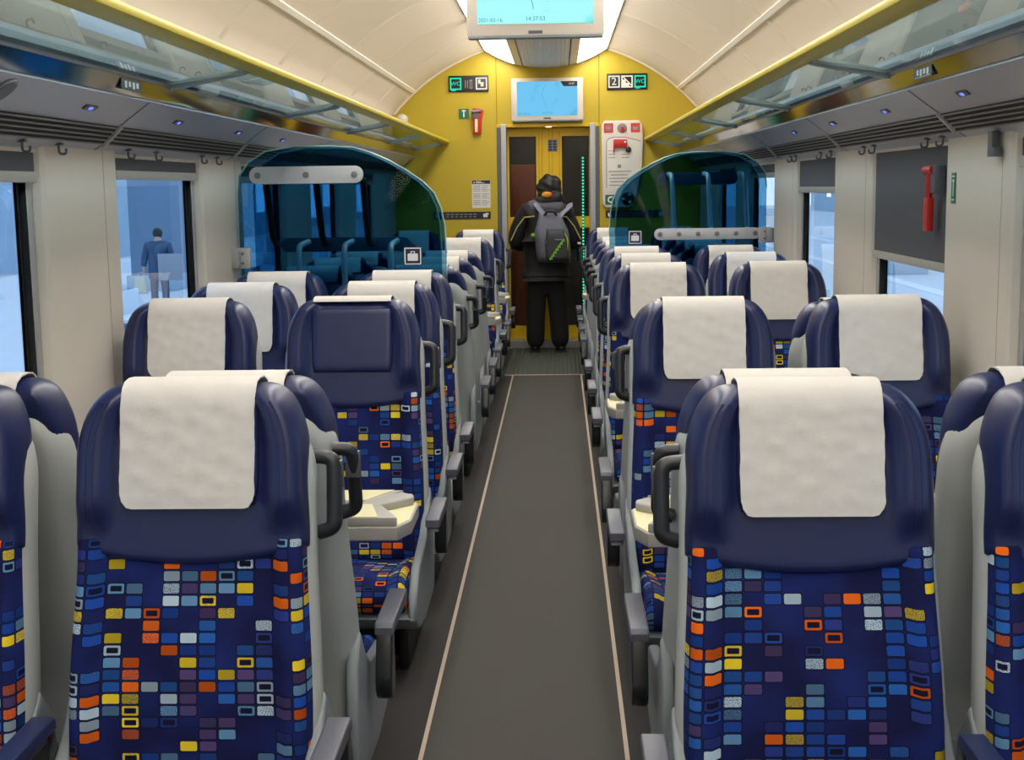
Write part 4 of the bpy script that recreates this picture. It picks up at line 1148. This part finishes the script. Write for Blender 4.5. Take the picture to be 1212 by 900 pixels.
bm = bmesh.new(); sphere(bm, (.035, .21, 1.445), .022, (.8, 1.1, 1.3)); obj('nose', bm, M['skin'], per)
bm = bmesh.new()
for sg in (-1, 1): sphere(bm, (.035+sg*.038, .185, 1.485), .012)
obj('eyes', bm, M['ink'], per)
bm = bmesh.new(); sphere(bm, (.035, .19, 1.405), .02, (1.3, .5, .35)); obj('mouth', bm, M['redsign'], per)

bp = empty('backpack', (px+.075, py-.175, .83)); tag(bp, 'grey backpack with lime piping on the back of the person in black', 'backpack')
def bag_fn(w, h, d0, d1, off):
    def f(u, t, s):
        z = h*t; ww = w*(1-.34*sm(.55, 1.0, t))*(1-.06*sm(.2, 0, t))
        return (u*ww+off*t, -(s*d1*(1-.45*sm(.45, 1, t)) if s > 0 else s*d0), z)
    return f
bm = bmesh.new(); pillow(bm, 22, 22, bag_fn(.155, .44, .04, .13, -.035), .35, .16, .25); obj('bag_body', bm, M['pack'], bp, ang=80)
bm = bmesh.new()
pocket = lambda u, t, s: (u*.104*(1-.25*sm(.5, 1, t))+.03-.02*t, -.108-(s*.055 if s > 0 else s*.01), .02+.28*t)
pillow(bm, 18, 18, pocket, .3, .15, .3); obj('front_pocket', bm, M['packdark'], bp, ang=80)
pts = []
for k in range(25):
    a = PI*k/24; pts.append((.026-.094*math.cos(a), -.150+.02*math.sin(a), .185+.10*math.sin(a)))
pts = [(-.062, -.128, .04)]+pts+[(.114, -.128, .04)]
bm = bmesh.new(); tube(bm, pts, .0055, 8); obj('lime_piping', bm, M['lime'], bp)
bm = bmesh.new()
for k in range(7):
    a = -.05+.026*k; x = -.03+.018*k; z = .045+.026*k
    b = bmesh.new(); box(b, -.016, .016, -.004, .004, -.006, .006)
    merge(bm, b, 0, Matrix.Translation((x, -.166, z)) @ Matrix.Rotation(-R(40), 4, 'Y'))
    b = bmesh.new(); box(b, -.004, .004, -.004, .004, -.014, .014)
    merge(bm, b, 0, Matrix.Translation((x+.004, -.166, z)) @ Matrix.Rotation(-R(48), 4, 'Y'))
obj('lime_lettering', bm, M['limetext'], bp, smooth=False)
bm = bmesh.new(); box(bm, .01, .085, -.172, -.162, .205, .215, .002); obj('grey_lettering', bm, M['strap'], bp, smooth=False)
bm = bmesh.new(); tube(bm, arc_pts([(-.085, -.03, .415), (-.06, -.07, .46), (0.0, -.07, .46), (.025, -.03, .415)], .04), .012, 8); obj('top_handle', bm, M['packdark'], bp)
for x0, x1, z1 in ((-.055, -.145, .495), (.015, .135, .485)):
    bm = bmesh.new(); m_ = (x0+x1)/2; pts = [(x0, -.035, .36), (m_, .005, (.36+z1)/2+.012), (x1, .045, z1), (x1*1.02, .10, z1+.022), (x1*1.05, .20, z1-.01), (x1*1.2, .30, z1-.16)]
    tube(bm, pts, .015, 10, sx=2.5); obj('shoulder_strap', bm, M['strap'], bp)
bm = bmesh.new(); box(bm, -.205, -.145, -.03, .0, .235, .262, .008); obj('buckle', bm, M['limetext'], bp)
bo = empty('water_bottle', (px+.30, py-.06, .84)); tag(bo, 'small clear blue bottle at the right hip of the person', 'bottle')
bm = bmesh.new(); tube(bm, [(0, 0, 0), (0, 0, .10), (0, 0, .13), (0, 0, .15)], [.03, .03, .014, .013], 14); obj('bottle_body', bm, M['bottle'], bo)
bm = bmesh.new(); tube(bm, [(0, 0, .148), (0, 0, .165)], .016, 12); obj('cap', bm, M['whitepaint'], bo)

# ------------------------------------------------------------------ outside: station platforms
bm = bmesh.new(); box(bm, -60, -1.75, -40, 160, -1.4, -1.0); struct('floor_platform_left', bm, M['plat'])
bm = bmesh.new(); box(bm, 1.6, 5.2, -40, 160, -1.6, -1.45); struct('floor_track', bm, M['track'])
bm = bmesh.new(); box(bm, 5.2, 60, -40, 160, -1.6, -1.0); struct('floor_platform_right', bm, M['plat'])
bm = bmesh.new()
for x in (-2.6, -5.0, 5.25, 8.5, 11.6): box(bm, x, x+.4, -40, 160, -1.0, -.985)
struct('trim_16', bm, M['plat2'])
GZ = -1.0
for k, (x, y, lab) in enumerate([(-10.3, 35.0, 'blue grey station column behind the person outside the left window'), (-9.4, 47, 'blue grey station column far beyond the left windows'), (9.5, 38, 'blue grey station column beyond the right windows')]):
    c = empty('station_column', (x, y, GZ)); tag(c, lab, 'column')
    bm = bmesh.new(); box(bm, -.55, .55, -.7, .7, 0, 6, .04); obj('shaft', bm, M['blddark'], c)
    bm = bmesh.new(); box(bm, -.65, .65, -.8, .8, 0, .4, .03); obj('base', bm, M['bld'], c)
for x, lab in ((-17, 'blue grey station building far beyond the left windows'), (24, 'blue grey station building far beyond the right windows')):
    c = empty('station_building', (x, 20, GZ)); tag(c, lab, 'building'); s = -1 if x < 0 else 1
    bm = bmesh.new(); box(bm, 0 if s > 0 else -2, 2 if s > 0 else 0, -50, 110, 0, 12); obj('facade', bm, M['bld'], c, smooth=False)
    for k in range(28):
        y = -48+5.5*k
        bm = bmesh.new(); box(bm, -s*.05-.02, -s*.05+.02, y, y+1.6+(k % 3)*.6, .6+.7*(k % 2), 5.2); obj('window', bm, M['bldwin'], c, smooth=False)
for k, (x, y) in enumerate([(-11.3, 31.5), (-8.6, 37.5), (-7.0, 22.5)]):
    b = empty('platform_bench', (x, y, GZ)); tag(b, 'pale bench on the left platform, %s' % ['second from the camera', 'farthest from the camera', 'nearest to the camera'][k], 'bench')
    bm = bmesh.new(); box(bm, -.25, .25, -.9, .9, .40, .46, .015); obj('bench_seat', bm, M['plat2'], b)
    bm = bmesh.new(); box(bm, -.30, -.25, -.9, .9, .38, .85, .015); obj('bench_back', bm, M['plat2'], b)
    for yy in (-.7, .7):
        bm = bmesh.new(); box(bm, -.22, .22, yy-.04, yy+.04, 0, .40, .01); obj('leg', bm, M['blddark'], b)
# person on the platform holding a bag and a sheet of card
OPX, OPY = -8.42, 28.6
op = empty('person', (OPX, OPY, GZ)); tag(op, 'person in dark coat standing on the platform outside the left window', 'person')
V = [(0, 0, .92), (0, 0, 1.15), (0, .0, 1.38), (0, 0, 1.50), (0, -.01, 1.61), (-.10, 0, .85), (-.12, 0, .48), (-.12, .02, .08), (-.12, -.10, .04), (.10, 0, .85), (.12, 0, .48), (.12, .02, .08), (.12, -.10, .04),
     (-.22, 0, 1.38), (-.30, .0, 1.12), (-.33, -.03, .86), (.22, 0, 1.38), (.28, -.02, 1.14), (.20, -.26, 1.08)]
Ed = [(0, 1), (1, 2), (2, 3), (3, 4), (0, 5), (5, 6), (6, 7), (7, 8), (0, 9), (9, 10), (10, 11), (11, 12), (2, 13), (13, 14), (14, 15), (2, 16), (16, 17), (17, 18)]
rad = [.15, .15, .15, .055, .10, .09, .065, .045, .04, .09, .065, .045, .04, .07, .055, .035, .07, .055, .035]
for hand, dx, dz in ((15, 0, -1), (18, 0, 0)):
    hx, hy, hz = V[hand]
    for k in range(4):
        q = [(hx, hy-.03+.02*k, hz-.05), (hx+.015, hy-.03+.02*k, hz-.09)] if dz else [(hx-.03+.02*k, hy-.05, hz), (hx-.03+.02*k, hy-.08, hz-.03)]
        finger(V, Ed, rad, hand, q, .01)
    finger(V, Ed, rad, hand, [(hx+.03, hy-.04, hz-.02), (hx+.035, hy-.06, hz-.04)], .011)
skin('body', V, Ed, rad, M['skin'], op, 2)
V = [(0, 0, .62), (0, 0, .95), (0, 0, 1.2), (0, 0, 1.38), (0, 0, 1.50), (-.22, 0, 1.38), (-.30, 0, 1.12), (-.325, -.025, .92), (.22, 0, 1.38), (.28, -.02, 1.14), (.21, -.20, 1.09)]
skin('coat', V, [(0, 1), (1, 2), (2, 3), (3, 4), (3, 5), (5, 6), (6, 7), (3, 8), (8, 9), (9, 10)], [(.27, .2), (.24, .19), (.22, .18), (.18, .14), .08, .10, .08, .06, .10, .08, .06], M['coat'], op, 2, root=1)
V = [(0, 0, .85), (-.10, 0, .80), (-.12, 0, .45), (-.12, .01, .08), (.10, 0, .80), (.12, 0, .45), (.12, .01, .08)]
skin('trousers', V, [(0, 1), (1, 2), (2, 3), (0, 4), (4, 5), (5, 6)], [.13, .11, .085, .075, .11, .085, .075], M['coat'], op, 2)
bm = bmesh.new(); sphere(bm, (0, .02, 1.64), .115, (.95, 1, 1.05), u=18, v=12); obj('hair', bm, M['hair'], op)
bg = empty('carrier_bag', (OPX-.40, OPY-.05, GZ+.36)); tag(bg, 'pale carrier bag hanging from the hand of the person outside', 'bag')
bm = bmesh.new(); pillow(bm, 10, 10, lambda u, t, s: (u*.15*(1-.2*t), s*.06*(1-.5*t), .36*t), .3, .2, .1); obj('bag_body', bm, M['bag'], bg, ang=80)
bm = bmesh.new(); tube(bm, arc_pts([(-.06, 0, .35), (-.02, 0, .46), (.06, 0, .46), (.08, 0, .35)], .04), .006, 6); obj('bag_handle', bm, M['bag'], bg)
cb = empty('cardboard_sheet', (OPX+.35, OPY-.36, GZ+1.0)); tag(cb, 'pale sheet of card held by the person outside the left window', 'cardboard')
bm = bmesh.new(); box(bm, -.26, .26, -.012, .012, -.34, .22, .004); obj('sheet', bm, M['board'], cb)

# ------------------------------------------------------------------ world and camera
w = bpy.data.worlds.new('overcast'); S.world = w; w.use_nodes = True
bgn = w.node_tree.nodes['Background']; bgn.inputs[0].default_value = (.58, .78, 1.0, 1); bgn.inputs[1].default_value = 1.9

cam = bpy.data.cameras.new('camera'); co = bpy.data.objects.new('camera', cam); COL.objects.link(co)
cam.sensor_fit = 'HORIZONTAL'; cam.sensor_width = 36; cam.lens = 1600/1212*36; cam.clip_start = .05; cam.clip_end = 300
rot = Matrix.Rotation(R(2.06), 4, 'Z') @ Matrix.Rotation(R(90-8.11), 4, 'X') @ Matrix.Rotation(R(-.8), 4, 'Z')
co.matrix_world = Matrix.Translation((.105, 0, 1.5)) @ rot
S.camera = co
S.view_settings.view_transform = 'Standard'; S.view_settings.look = 'None'
S.view_settings.exposure = 0; S.view_settings.gamma = 1; S.view_settings.use_curve_mapping = False
S.cycles.max_bounces = 10; S.cycles.transparent_max_bounces = 24; S.cycles.glossy_bounces = 4; S.cycles.diffuse_bounces = 5
